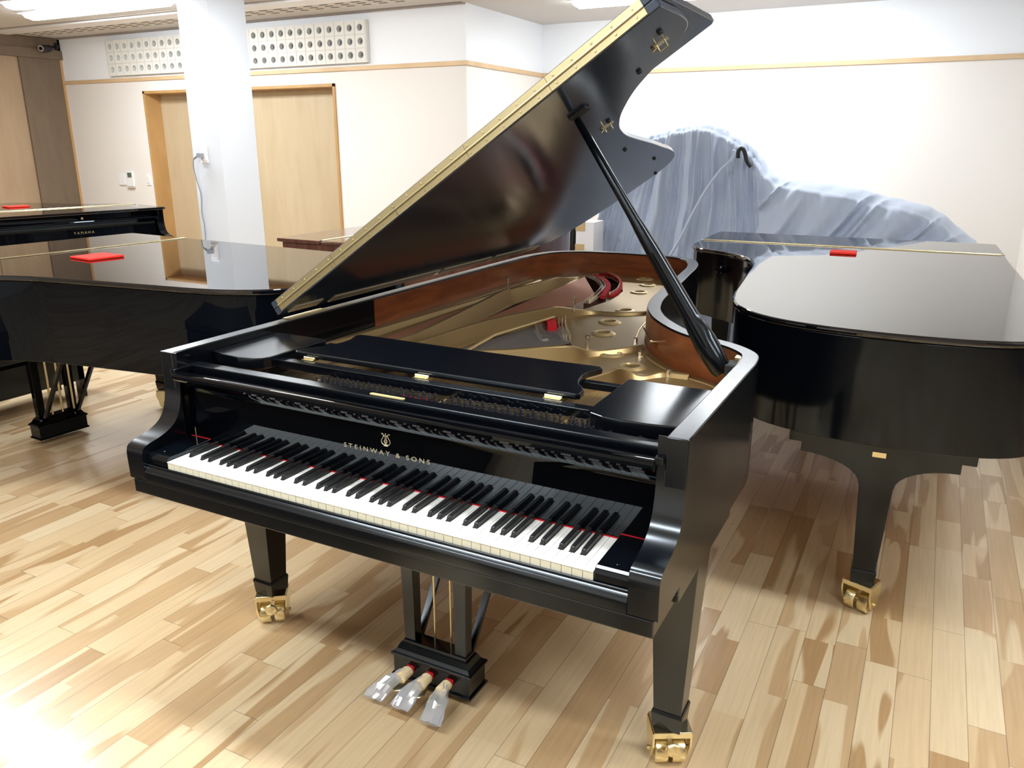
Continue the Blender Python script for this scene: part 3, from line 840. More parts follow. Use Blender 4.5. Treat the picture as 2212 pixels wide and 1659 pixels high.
# stretcher behind the fallboard
b_ = NB(); box(b_, -0.7045, 0.7045, 0.176, 0.214, 0.915, 0.9465); st = finish('stretcher', b_, M_satin, G, bevel=0.002)
b_ = NB(); prism(b_, [(0.0275*math.cos(0)+0, 0)] if False else [(-0.074+0.006-0.006*math.cos(a), 0.1935-0.006*math.sin(a)) for a in [PI/2*(1-k/5)*1 for k in range(6)]]+[(-0.074+0.006-0.006*math.cos(a), 0.1935+0.006*math.sin(a)) for a in [PI/2*k/5 for k in range(1, 6)]]+[(0.030-0.006+0.006*math.cos(a), 0.1935+0.006*math.sin(a)) for a in [PI/2*(1-k/5) for k in range(6)]]+[(0.030-0.006+0.006*math.cos(a), 0.1935-0.006*math.sin(a)) for a in [PI/2*k/5 for k in range(1, 6)]], 0.9466, 0.9480)
np_ = finish('serial_plate', b_, mat('serial_plate_brass', (0.86, 0.72, 0.36), 0.35, metal=0.55), st)
for s in (-1, 1):
    b_ = NB(); box(b_, min(s*0.686, s*0.7048), max(s*0.686, s*0.7048), 0.118, 0.176, 0.930, 0.9465); finish('stretcher_end', b_, M_satin, st, bevel=0.002)
    b_ = NB(); cyl(b_, (s*0.7045, 0.185, 0.965), (s*0.695, 0.185, 0.965), 0.007, n=14); finish('rim_stud', b_, M_nickel if s > 0 else M_gloss, G, smooth=40)

# interior: floor of the case, pin block, soundboard
def inner_poly(y0, y1=9, inset=0.0):
    p2 = offset(inn, inset) if inset else inn
    return split_outline([(p2[0][0], 0.0)]+list(p2)+[(p2[-1][0], 0.0)], y0)
b_ = NB(); prism(b_, inner_poly(0.45), 0.790, 0.800); finish('soundboard', b_, M_board, G)
b_ = NB(); box(b_, -0.704, 0.704, 0.216, 0.345, 0.835, 0.884); finish('pin_block', b_, M_pinb, G)
# mahogany lining of the rim inside
def lining(name, i0, i1, z0, z1, m):
    seg = inn[i0:i1]; off_ = offset(seg, 0.003); b_ = NB()
    A = [[b_.verts.new((p[0], p[1], z)) for p in s] for s, z in ((seg, z0), (seg, z1), (off_, z1), (off_, z0))]
    for k in range(4):
        for i in range(len(seg)-1): b_.faces.new([A[k][i], A[k][i+1], A[(k+1) % 4][i+1], A[(k+1) % 4][i]])
    b_.faces.new([A[k][0] for k in range(4)]); b_.faces.new([A[k][-1] for k in range(3, -1, -1)])
    return finish(name, b_, m, G, smooth=30)
iend = max(i for i, p in enumerate(inn) if p[1] > 0.83 and p[0] < -0.5)
lining('rim_lining', 3, iend, 0.80, ZR-0.006, M_mahog)

# iron plate
def circ(c, r, n=24): return [(c[0]+r*math.cos(2*PI*k/n), c[1]+r*math.sin(2*PI*k/n)) for k in range(n)]
HOLES = [(-0.170, 2.625), (-0.100, 2.455), (-0.070, 2.245), (0.020, 1.805), (0.038, 1.570), (0.087, 1.380), (0.220, 1.105), (0.336, 0.985)]
O1 = [(-0.605, 0.66), (-0.44, 0.66), (-0.415, 0.86), (-0.522, 1.72), (-0.515, 2.15), (-0.555, 2.38), (-0.605, 2.30)]
O2 = [(-0.372, 0.66), (-0.352, 0.66), (-0.330, 0.90), (-0.300, 1.15), (-0.205, 1.45), (-0.17, 1.62), (-0.15, 1.80), (-0.125, 2.00), (-0.155, 2.25), (-0.24, 2.45), (-0.35, 2.60), (-0.43, 2.63), (-0.475, 2.45), (-0.440, 2.18), (-0.472, 1.75), (-0.372, 0.90)]
O3 = [(-0.295, 0.66), (-0.24, 0.66), (0.11, 0.985), (0.06, 1.15), (-0.02, 1.30), (-0.10, 1.46), (-0.165, 1.50), (-0.235, 1.25), (-0.262, 1.10)]
O4 = [(-0.14, 0.66), (0.24, 0.66), (0.20, 0.80), (0.16, 0.90), (0.10, 0.88)]
outer = inner_poly(0.345, inset=0.004)
outer = [(p[0], p[1]) for p in outer]
plate = fillcurve('iron_plate', [outer, O1, O2, O3, O4]+[circ(h, 0.0250) for h in HOLES], 0.866, 0.872, M_gold, G, bevel=0.001)
inr = fillcurve('inner_rim_shade', [[p for p in inner_poly(0.36, inset=0.006)], O1, O2, O3, O4], 0.802, 0.846, M_pinb, G)  # dark layer standing for the inner rim, added to shade the plate holes
for h in HOLES:
    b_ = NB(); lathe(b_, [(0.0245, -0.004), (0.0240, 0.0045), (0.0270, 0.0075), (0.032, 0.0062), (0.038, 0.0062), (0.046, 0.0), (0.026, -0.001), (0.026, -0.004)], (h[0], h[1], 0.872), 'z', 32, close=True)
    finish('plate_rosette', b_, M_gold2, plate, smooth=30)
STR = [
    [(-0.405, 0.60, 0.93), (-0.392, 0.855, 0.93), (-0.440, 1.25, 0.932), (-0.497, 1.70, 0.938), (-0.505, 1.75, 0.930), (-0.482, 2.0, 0.926), (-0.470, 2.18, 0.924), (-0.50, 2.36, 0.895), (-0.50, 2.50, 0.882), (-0.455, 2.67, 0.880)],
    [(-0.335, 0.60, 0.93), (-0.316, 0.765, 0.93), (-0.278, 1.146, 0.93), (-0.183, 1.442, 0.93), (-0.165, 1.52, 0.926), (-0.135, 1.63, 0.900), (-0.08, 1.70, 0.885), (0.02, 1.72, 0.885), (0.10, 1.78, 0.885), (0.165, 1.86, 0.886)],
    [(-0.24, 0.60, 0.925), (-0.20, 0.68, 0.925), (-0.017, 0.83, 0.925), (0.125, 0.955, 0.925), (0.150, 1.03, 0.900), (0.185, 1.085, 0.888), (0.25, 1.16, 0.889), (0.29, 1.225, 0.889)],
    [(0.27, 0.60, 0.91), (0.33, 0.76, 0.912), (0.352, 0.82, 0.914), (0.375, 0.86, 0.895), (0.405, 0.885, 0.882), (0.45, 0.94, 0.886), (0.53, 0.95, 0.886)],
    [(-0.640, 0.60, 0.905), (-0.640, 1.2, 0.893), (-0.640, 1.9, 0.882), (-0.640, 2.35, 0.878)],
]
for i, s in enumerate(STR):
    b_ = NB(); wallstrip(b_, catmull(s, 4), 0.016 if i < 4 else 0.012, 0.866); finish('plate_strut', b_, M_gold, plate, smooth=35, bevel=0.003)
b_ = NB(); tube(b_, [(-0.475, 1.10, 0.876), (-0.566, 1.86, 0.88)], 0.006, 8); finish('plate_rib', b_, M_gold2, plate, smooth=40)
b_ = NB(); tube(b_, [(-0.16, 0.78, 0.905), (-0.19, 1.05, 0.905), (-0.135, 1.42, 0.905)], 0.006, 8); finish('plate_rib', b_, M_gold2, plate, smooth=40)
b_ = NB(); box(b_, -0.702, -0.655, 0.60, 2.3, 0.872, 0.884); finish('plate_flange', b_, M_gold, plate, bevel=0.003)
# raised ledge following the bent side
seg = [p for p in inner_poly(0.345, inset=0.035) if p[0] > 0.12 and 0.55 < p[1] < 2.0]
b_ = NB(); tube(b_, [(p[0], p[1], 0.871) for p in seg], 0.0045, 8); finish('plate_bead', b_, M_gold2, plate, smooth=40)
# nose screws and bolts
for c in ((-0.500, 1.735, 0.934), (-0.128, 1.60, 0.895), (0.158, 1.05, 0.885)):
    b_ = NB(); lathe(b_, [(0.004, 0.0), (0.004, 0.022), (0.006, 0.024), (0.006, 0.030), (0.0045, 0.046), (0.011, 0.052), (0.011, 0.056), (0.001, 0.056)], c, 'z', 14)
    finish('nose_screw', b_, M_nickel, plate, smooth=35)
for c in ((0.256, 1.290), (0.333, 1.116), (0.480, 0.942), (0.62, 0.70), (0.11, 2.40), (0.155, 2.1)):
    b_ = NB(); lathe(b_, [(0.010, 0.0), (0.010, 0.004), (0.0075, 0.0045), (0.0075, 0.020), (0.0035, 0.023)], (c[0]-0.012, c[1]-0.005, 0.872), 'z', 6)
    finish('plate_bolt', b_, M_nickel, plate)

# strings
def strings(name, a0, a1, b0, b1, n, r, m, z0=0.878, z1=0.880):
    for k in range(n):
        t = k/(n-1)
        p = Vector(a0).lerp(Vector(a1), t); q = Vector(b0).lerp(Vector(b1), t)
        b_ = NB(); cyl(b_, (p.x, p.y, z0), (q.x, q.y, z1), r, n=5, caps=False); finish(name, b_, m, G)
strings('bass_string', (-0.372, 0.62), (-0.350, 0.62), (-0.455, 2.50), (-0.20, 2.02), 34, 0.0022, M_copper)
strings('bass_string', (-0.43, 0.62), (-0.56, 0.62), (-0.525, 1.95), (-0.60, 1.95), 14, 0.0019, M_copper)
strings('treble_string', (-0.292, 0.62), (-0.235, 0.62), (-0.16, 1.46), (0.05, 1.16), 40, 0.0011, M_steel)
strings('treble_string', (-0.12, 0.62), (0.22, 0.62), (0.095, 0.90), (0.17, 0.84), 26, 0.0009, M_steel)
# the rest of the scale, sheltered under the desk
b_ = NB()
for k in range(120):
    x = -0.66+1.30*k/119.0
    box(b_, x-0.0006, x+0.0006, 0.335, 0.62, 0.888, 0.8892)
o = finish('front_strings', b_, M_steel, G); tag(o, kind='stuff')

# bridges, dampers felt
def arcpath(pts, z): return [(p[0], p[1], z) for p in catmull(pts, 6)]
def ribbon(bm, pts, w, z0, z1):
    pts = catmull(pts, 6); l = offset(pts, w/2); r_ = offset(pts, -w/2)
    rows = [[bm.verts.new((a[0], a[1], z0)), bm.verts.new((a[0], a[1], z1)), bm.verts.new((b[0], b[1], z1)), bm.verts.new((b[0], b[1], z0))] for a, b in zip(l, r_)]
    for k in range(len(rows)-1):
        for i in range(4): bm.faces.new([rows[k][i], rows[k][(i+1) % 4], rows[k+1][(i+1) % 4], rows[k+1][i]])
    bm.faces.new(list(reversed(rows[0]))); bm.faces.new(rows[-1])
BB = [(-0.455, 2.545), (-0.385, 2.475), (-0.315, 2.375), (-0.255, 2.25), (-0.222, 2.13), (-0.192, 1.97), (-0.178, 1.86)]
b_ = NB(); ribbon(b_, BB, 0.030, 0.80, 0.878); br = finish('bass_bridge', b_, M_pinb, G)
b_ = NB()
for p, q in zip(offset(catmull(BB, 7), 0.009), offset(catmull(BB, 7), -0.009)):
    for c_ in (p, q): cyl(b_, (c_[0], c_[1], 0.877), (c_[0], c_[1], 0.893), 0.0030, n=6)
finish('bridge_pins', b_, M_nickel, br)
F1 = [(-0.43, 2.585), (-0.36, 2.50), (-0.295, 2.40), (-0.235, 2.27), (-0.20, 2.14), (-0.165, 2.01)]
F2 = [(-0.425, 2.660), (-0.355, 2.625), (-0.265, 2.50), (-0.195, 2.33), (-0.155, 2.18), (-0.145, 2.06)]
b_ = NB(); ribbon(b_, F1, 0.022, 0.874, 0.887); finish('string_felt', b_, M_red, G)
b_ = NB(); ribbon(b_, F2, 0.016, 0.874, 0.885); finish('string_felt', b_, M_red, G)
b_ = NB()
for p in offset(catmull(F2, 7), -0.006): cyl(b_, (p[0], p[1], 0.884), (p[0], p[1], 0.896), 0.0028, n=6)
finish('hitch_pins', b_, M_nickel, br)
b_ = NB(); ribbon(b_, [(-0.215, 1.42), (-0.14, 1.29), (-0.06, 1.17)], 0.026, 0.80, 0.876); br2 = finish('treble_bridge', b_, M_pinb, G)
for base, nme, w_ in (([(-0.195, 1.40), (-0.125, 1.275), (-0.05, 1.165)], 'bridge_pins', 0.009), ([(-0.130, 1.49), (-0.065, 1.345), (0.015, 1.205)], 'hitch_pins', 0.012)):
    b_ = NB()
    for side_ in (-w_, 0.0, w_):
        for p in offset(catmull(base, 9), side_): cyl(b_, (p[0], p[1], 0.872), (p[0], p[1], 0.899), 0.0030, n=6)
    finish(nme, b_, M_nickel, br2)
b_ = NB(); ribbon(b_, [(-0.180, 1.47), (-0.125, 1.38), (-0.085, 1.30)], 0.034, 0.872, 0.896); finish('string_felt', b_, M_red, G)

# tuning pins: a slanting field of steel pins in front of the desk
pins = []
for k in range(88):
    x = -0.335+k*0.0117+random.uniform(-0.0008, 0.0008)
    if any(abs(x-s_) < 0.010 for s_ in (-0.335, 0.07, 0.41)): continue
    for j in range(3):
        y = 0.248+j*0.024+((k % 3)*0.006)
        if x < -0.33 and j > 1: continue
        pins.append((x+j*0.002, y))
pins.sort(key=lambda p: p[1])
pm = None
for k, p in enumerate(pins[:96]):
    if pm is None:
        b_ = NB(); cyl(b_, (0, 0, 0.883), (0, 0, 0.932), 0.0032, n=8); cyl(b_, (0, 0, 0.900), (0, 0, 0.912), 0.0048, n=8)
        o = finish('tuning_pin', b_, M_pin, G, smooth=40); pm = o.data
    else:
        o = bpy.data.objects.new('tuning_pin', pm); link(o, G)
    o.location = (p[0], p[1], 0)
b_ = NB()
for p in pins[96:]:
    cyl(b_, (p[0], p[1], 0.883), (p[0], p[1], 0.932), 0.0032, n=6); cyl(b_, (p[0], p[1], 0.900), (p[0], p[1], 0.912), 0.0048, n=6)
o = finish('rear_tuning_pins', b_, M_pin, G, smooth=40); tag(o, kind='stuff')
for x in (-0.60, -0.335, 0.07, 0.41):
    b_ = NB(); box(b_, x-0.004, x+0.004, 0.222, 0.345, 0.880, 0.918); finish('plate_divider', b_, M_gold, plate, bevel=0.002)
b_ = NB(); box(b_, -0.075, 0.015, 0.325, 0.336, 0.884, 0.903); finish('string_felt', b_, M_red, G)
b_ = NB(); prism(b_, [(-0.62, 0.23), (-0.50, 0.23), (-0.46, 0.255), (-0.44, 0.30), (-0.45, 0.345), (-0.62, 0.345)], 0.8845, 0.889); finish('plate_web', b_, M_copper, plate)

# side shelves beside the desk
def shelf(poly, name='shelf'):
    b_ = NB(); prism(b_, poly, 0.932, 0.965); return finish(name, b_, M_satin, G, bevel=0.003, seg=3)
shelf([(0.703, 0.262), (0.703, 0.560), (0.478, 0.560), (0.474, 0.552), (0.476, 0.285), (0.487, 0.266), (0.52, 0.252), (0.57, 0.246), (0.63, 0.250)])
shelf([(-0.703, 0.272), (-0.703, 0.535), (-0.505, 0.535), (-0.497, 0.528), (-0.499, 0.295), (-0.508, 0.272), (-0.53, 0.256), (-0.58, 0.247), (-0.64, 0.253)])
# desk slide rails
b_ = NB(); box(b_, -0.500, 0.475, 0.320, 0.352, 0.925, 0.950); rl = finish('desk_slide_rail', b_, M_satin, G, bevel=0.002)
for x0, x1 in ((0.30, 0.478), (-0.50, -0.40)):
    b_ = NB(); box(b_, x0, x1, 0.530, 0.552, 0.930, 0.950); finish('desk_back_rail', b_, M_satin, G, bevel=0.002)
b_ = NB()
for x in (-0.53, 0.485): box(b_, x-0.012, x+0.012, 0.30, 0.60, 0.900, 0.931)
finish('desk_runner', b_, M_satin, G, bevel=0.002)
right = [(0.404, 0.374), (0.414, 0.380), (0.412, 0.410), (0.400, 0.432), (0.380, 0.455), (0.366, 0.488), (0.358, 0.530), (0.360, 0.565), (0.372, 0.595), (0.379, 0.618), (0.368, 0.632), (0.336, 0.634)]
left = [(-0.072-p[0], p[1]) for p in reversed(right)]
b_ = NB(); prism(b_, right+[(0.2, 0.629), (-0.036, 0.626), (-0.27, 0.629)]+left, 0.950, 0.966); dk = finish('music_desk', b_, M_satin, G, bevel=0.003, seg=3)
for x0, x1 in ((0.327, 0.373), (-0.055, -0.012), (-0.44, -0.40)):
    b_ = NB(); cyl(b_, (x0, 0.3665, 0.953), (x1, 0.3665, 0.953), 0.0045, n=12); box(b_, x0, x1, 0.352, 0.3665, 0.9500, 0.9515); finish('desk_hinge', b_, M_brass, dk, smooth=40)

# lid prop stick
b_ = NB()
a = Vector((0.662, 0.795, 0.945)); c = Vector((0.170, 0.893, 1.612))
dirv = (c-a).normalized(); side = Vector((dirv.z, 0, -dirv.x)).normalized(); dep = dirv.cross(side).normalized()
secs = [(0.0, 0.020, 0.020), (0.015, 0.026, 0.026), (0.07, 0.030, 0.027), (0.12, 0.031, 0.026), (0.17, 0.027, 0.022), (0.22, 0.0225, 0.019), (0.34, 0.021, 0.018), (0.46, 0.0195, 0.017), (0.55, 0.0165, 0.015), (0.60, 0.0140, 0.013), (0.70, 0.0125, 0.012), (0.99, 0.0105, 0.0105), (1.0, 0.009, 0.009)]
rings = []
for tt, w_, d_ in secs:
    p = a.lerp(c, tt); ring = []
    for k in range(8):
        an = 2*PI*(k+0.5)/8
        sx_ = math.copysign(min(1, abs(math.cos(an))*1.15), math.cos(an)); sy_ = math.copysign(min(1, abs(math.sin(an))*1.15), math.sin(an))
        ring.append(b_.verts.new(p+side*w_*sx_+dep*d_*sy_))
    rings.append(ring)
for k in range(len(rings)-1):
    for i in range(8): b_.faces.new([rings[k][i], rings[k][(i+1) % 8], rings[k+1][(i+1) % 8], rings[k+1][i]])
b_.faces.new(list(reversed(rings[0]))); b_.faces.new(rings[-1])
ps = finish('lid_prop', b_, M_prop, G, smooth=50)
b_ = NB()
p0, p1 = a.lerp(c, 0.10), a.lerp(c, 0.46)
tube(b_, [p0-dep*0.0235+side*0.004, p1-dep*0.0165+side*0.004], 0.0065, 6)
finish('half_stick', b_, M_satin, ps, smooth=40)
b_ = NB(); box(b_, 0.668, 0.7035, 0.775, 0.835, 0.925, 0.975); finish('prop_block', b_, M_black, G, bevel=0.003)
b_ = NB(); box(b_, 0.680, 0.704, 0.835, 0.862, 0.962, 0.984); finish('prop_hinge', b_, M_brass, G, bevel=0.002)
# brass lid lock on the bent side
b_ = NB(); cyl(b_, (0.350, 1.128, 0.925), (0.376, 1.146, 0.925), 0.0045, n=10); cyl(b_, (0.376, 1.146, 0.925), (0.380, 1.148, 0.925), 0.013, n=16); cyl(b_, (0.350, 1.128, 0.925), (0.300, 1.195, 0.955), 0.003, n=8); cyl(b_, (0.346, 1.124, 0.925), (0.352, 1.129, 0.925), 0.008, n=12)
lathe(b_, [(0.002, -0.004), (0.005, 0), (0.002, 0.004)], (0.300, 1.195, 0.957), 'z', 10)
finish('lid_lock', b_, M_brass, G, smooth=40)

# legs, lyre
leg(G, -0.680, 0.387, 0.645, M_satin, crot=R(37))
leg(G, 0.686, 0.387, 0.645, M_satin, crot=R(29))
leg(G, -0.31, 2.55, 0.50, M_satin, top=0.052, crot=0.4, bracket=(-0.58, -0.03, 0.640))
lyre(G, M_satin)

# raised lid -------------------------------------------------
TH = R(34)
lid_t = 0.023
path_l = smooth_out([(OUT_MAIN[0][0], 0.08)]+OUT_MAIN[1:-1]+[(OUT_MAIN[-1][0], 0.08)])
big = offset(path_l, -0.006)
rear = split_outline(big, 0.602)
b_ = NB(); prism(b_, [(p[0]+0.7575, p[1]) for p in rear], 0.0, lid_t)
lid = finish('lid', b_, M_under, G, bevel=0.003, seg=2)
lid.location = (-0.760, 0, 1.001); lid.rotation_euler = (0, -TH, 0)
b_ = NB(); prism(b_, [(0.0, 0.602), (1.522, 0.602), (1.528, 0.606), (1.528, 1.095), (1.518, 1.113), (0.0, 1.113)], lid_t+0.001, 2*lid_t+0.001)
fl = finish('front_lid_flap', b_, M_under, lid, bevel=0.003, seg=2)
def hinge_leaf(nm, t0, t1):
    b_ = NB()
    for q in range(5):
        u0 = 0.03+q*0.2905; box(b_, u0, u0+0.2893, 0.5982, 0.6018, t0, t1)
    for q in range(24):
        lathe(b_, [(0.0034, 0.0), (0.0028, -0.0012), (0.001, -0.0014)], (0.06+q*0.0607, 0.5981, (t0+t1)/2), 'y', 8)
    return finish(nm, b_, M_brassh, lid)
hinge_leaf('hinge_leaf', 0.0035, lid_t-0.0015)
hinge_leaf('hinge_leaf', lid_t+0.0025, 2*lid_t-0.0025)
b_ = NB(); cyl(b_, (0.03, 0.5965, lid_t+0.0005), (1.482, 0.5965, lid_t+0.0005), 0.0030, n=8); finish('hinge_knuckle', b_, M_brassh, lid, smooth=40)
# step moulding under the lid and bumpers
for (u, v) in ((1.110, 1.190), (0.945, 1.734), (0.870, 2.296), (0.73, 2.690), (1.33, 0.94), (1.465, 0.76)):
    b_ = NB(); cyl(b_, (u-0.012, v, -0.0004), (u-0.012, v, -0.007), 0.008, 0.007, n=12); finish('rubber_bumper', b_, M_rubber, lid, smooth=40)
for (u, v) in ((1.075, 1.237), (1.426, 0.847)):
    b_ = NB(); box(b_, u-0.020, u+0.020, v-0.012, v+0.012, -0.0025, 0.0)
    tube(b_, [(u-0.012, v-0.008, 0), (u-0.012, v-0.008, -0.020), (u+0.012, v-0.008, -0.020), (u+0.012, v-0.008, 0)], 0.003, 8)
    cyl(b_, (u-0.030, v+0.003, -0.006), (u-0.016, v, -0.004), 0.004, n=8); finish('lid_catch', b_, M_brass, lid, smooth=40)
b_ = NB(); box(b_, 1.098, 1.158, 0.868, 0.912, -0.010, 0.0); finish('prop_cup', b_, M_black, lid, bevel=0.003)
for (v0, v1) in ((0.64, 0.78), (0.84, 1.52), (1.56, 1.98), (2.02, 2.5)):
    b_ = NB(); box(b_, 0.012, 0.055, v0, v1, -0.0032, -0.0002); finish('spine_hinge', b_, M_spine, lid, bevel=0.0008)
# spine hinge leaves on the rim
b_ = NB(); box(b_, -0.750, -0.718, 0.615, 0.80, ZR+0.0003, ZR+0.003); finish('rim_hinge', b_, M_brass, G)

# ------------------------------------------------------------------ pedal bags
def pedal_bag(k, label, tw, ln):
    X0 = k*0.067
    t = empty('pedal_bag', label, 'plastic bag', (X0, 0.29, 0.07), group='plastic bags taped over the pedals')
    b_ = NB(); rnd = random.Random(k+5)
    n = 18; rings = []
    secs = [(0.0, 0.013, 0.010, 0.0), (-0.018, 0.016, 0.013, 0.002), (-0.040, 0.021, 0.015, 0.0), (-0.070, 0.028, 0.015, -0.006), (-0.100, 0.033, 0.012, -0.014), (-0.124, 0.034, 0.008, -0.022), (-0.148*ln, 0.034, 0.003, -0.036)]
    for y, hx, hz, dz in secs:
        rings.append([b_.verts.new((tw*y+hx*0.92*math.cos(2*PI*i/n)*rnd.uniform(0.88, 1.12), y*0.70+rnd.uniform(-0.004, 0.004)*(1 if y < -0.03 else 0.3), dz+hz*math.sin(2*PI*i/n)*rnd.uniform(0.6, 1.4))) for i in range(n)])
    for q in range(len(rings)-1):
        for i in range(n): b_.faces.new([rings[q][i], rings[q][(i+1) % n], rings[q+1][(i+1) % n], rings[q+1][i]])
    b_.faces.new(rings[0]); b_.faces.new(list(reversed(rings[-1])))
    finish('bag_film', b_, M_bag, t, smooth=18)
    b_ = NB(); 
    sec2 = [(0.006, 0.0150, 0.0120), (0.003, 0.0170, 0.0140), (-0.030, 0.0180, 0.0150), (-0.036, 0.0165, 0.013)]
    rings = [[b_.verts.new((hx*math.cos(2*PI*i/14)*rnd.uniform(0.93, 1.07), y, 0.002+hz*math.sin(2*PI*i/14)*rnd.uniform(0.93, 1.07))) for i in range(14)] for y, hx, hz in sec2]
    for q in range(3):
        for i in range(14): b_.faces.new([rings[q][i], rings[q][(i+1) % 14], rings[q+1][(i+1) % 14], rings[q+1][i]])
    b_.faces.new(rings[0]); b_.faces.new(list(reversed(rings[-1])))
    finish('masking_tape', b_, M_tape, t)
pedal_bag(-1, 'clear plastic bag taped over the left pedal of the open piano', 0.34, 1.0)
pedal_bag(0, 'clear plastic bag taped over the middle pedal of the open piano', 0.16, 1.0)
pedal_bag(1, 'clear plastic bag taped over the right pedal, hanging furthest down', -0.10, 1.12)

# ------------------------------------------------------------------ other pianos
P5 = closed_grand('grand_piano', 'closed black concert grand at right, its tail towards the camera, red pad on top',
                  (0.672, 3.93, 0), R(181.8), OUT_R, M_silk, M_lidtop, ztop=1.012, leg_mat=M_semi, crot=R(-42))
b_ = NB(); box(b_, -0.327, -0.287, 2.6202, 2.6225, 0.585, 0.602); finish('tail_plate', b_, M_brass, P5)
b_ = NB(); lathe(b_, [(0.020, 0.0), (0.020, 0.006), (0.010, 0.012), (0.017, 0.024), (0.015, 0.034), (0.001, 0.037)], (0, 0, 0), 'x', 16)
for v in b_.verts: v.co = Matrix.Translation((0.536, 1.062, 0.915)) @ Matrix.Rotation(R(52), 4, 'Z') @ v.co
finish('side_knob', b_, M_gloss, P5, smooth=40)

P2 = closed_grand('grand_piano', 'closed polished black grand at left with long curved side towards the camera',
                  (-3.325, 1.19, 0), R(-94), OUT_L, M_gloss, M_lidtop, ztop=1.022, crot=0.5)
P4 = closed_grand('grand_piano', 'brown wooden grand with closed lid behind the raised black lid',
                  (-2.34, 2.945, 0), R(-91), OUT_B, M_brownp, M_brownp, ztop=1.018, leg_mat=M_brownp, tail_bracket=False, flap_y=0.42)
P3 = closed_grand('grand_piano', 'closed black grand furthest left, its keyboard side facing the room and YAMAHA lettering',
                  (-4.885, 2.80, 0), R(80), OUT_S, M_gloss, M_lidtop, ztop=1.012, tail_bracket=False)
P3['label'] = 'black grand at the far left edge with its fallboard side facing the room'
fb3 = [c for c in P3.children if c.name.startswith('fallboard')][0]
Mf = Matrix(((1, 0, 0, 0.0), (0, 0.016, -1, 0.1522), (0, 1, 0, 0.832), (0, 0, 0, 1)))
tx = textmesh('fallboard_lettering', 'YAMAHA', 0.030, Mf, M_brass, fb3, spacing=1.5, extrude=0.0004)
xs = [v.co.x for v in tx.data.vertices]; wv = max(xs)-min(xs); k = 0.165/wv; mid = (max(xs)+min(xs))/2
for v in tx.data.vertices: v.co.x = 0.065+(v.co.x-mid)*k
b_ = NB(); cyl(b_, (0.07, 0.172, 0.955), (0.07, 0.163, 0.955), 0.010, n=14); finish('fallboard_lock', b_, M_brass, P3, smooth=40)

# red pads lying on the lids
def pad(x, y, z, rot, w, d, label):
    b_ = NB(); box(b_, -w/2, w/2, -d/2, d/2, 0, 0.010)
    o = finish('red_pad', b_, M_redpad, bevel=0.003); o.location = (x, y, z); o.rotation_euler = (0, 0, rot)
    tag(o, label, 'felt pad', 'red pads on the piano lids')
pad(0.725, 3.065, 1.0125, R(4), 0.125, 0.115, 'small red pad on the lid of the right-hand black piano')
pad(-2.39, 1.13, 1.0225, R(-6), 0.17, 0.17, 'red pad on the lid of the polished black piano at left')
pad(-5.93, 2.92, 1.0125, R(80), 0.17, 0.14, 'thin red pad on the lid of the farthest left piano')

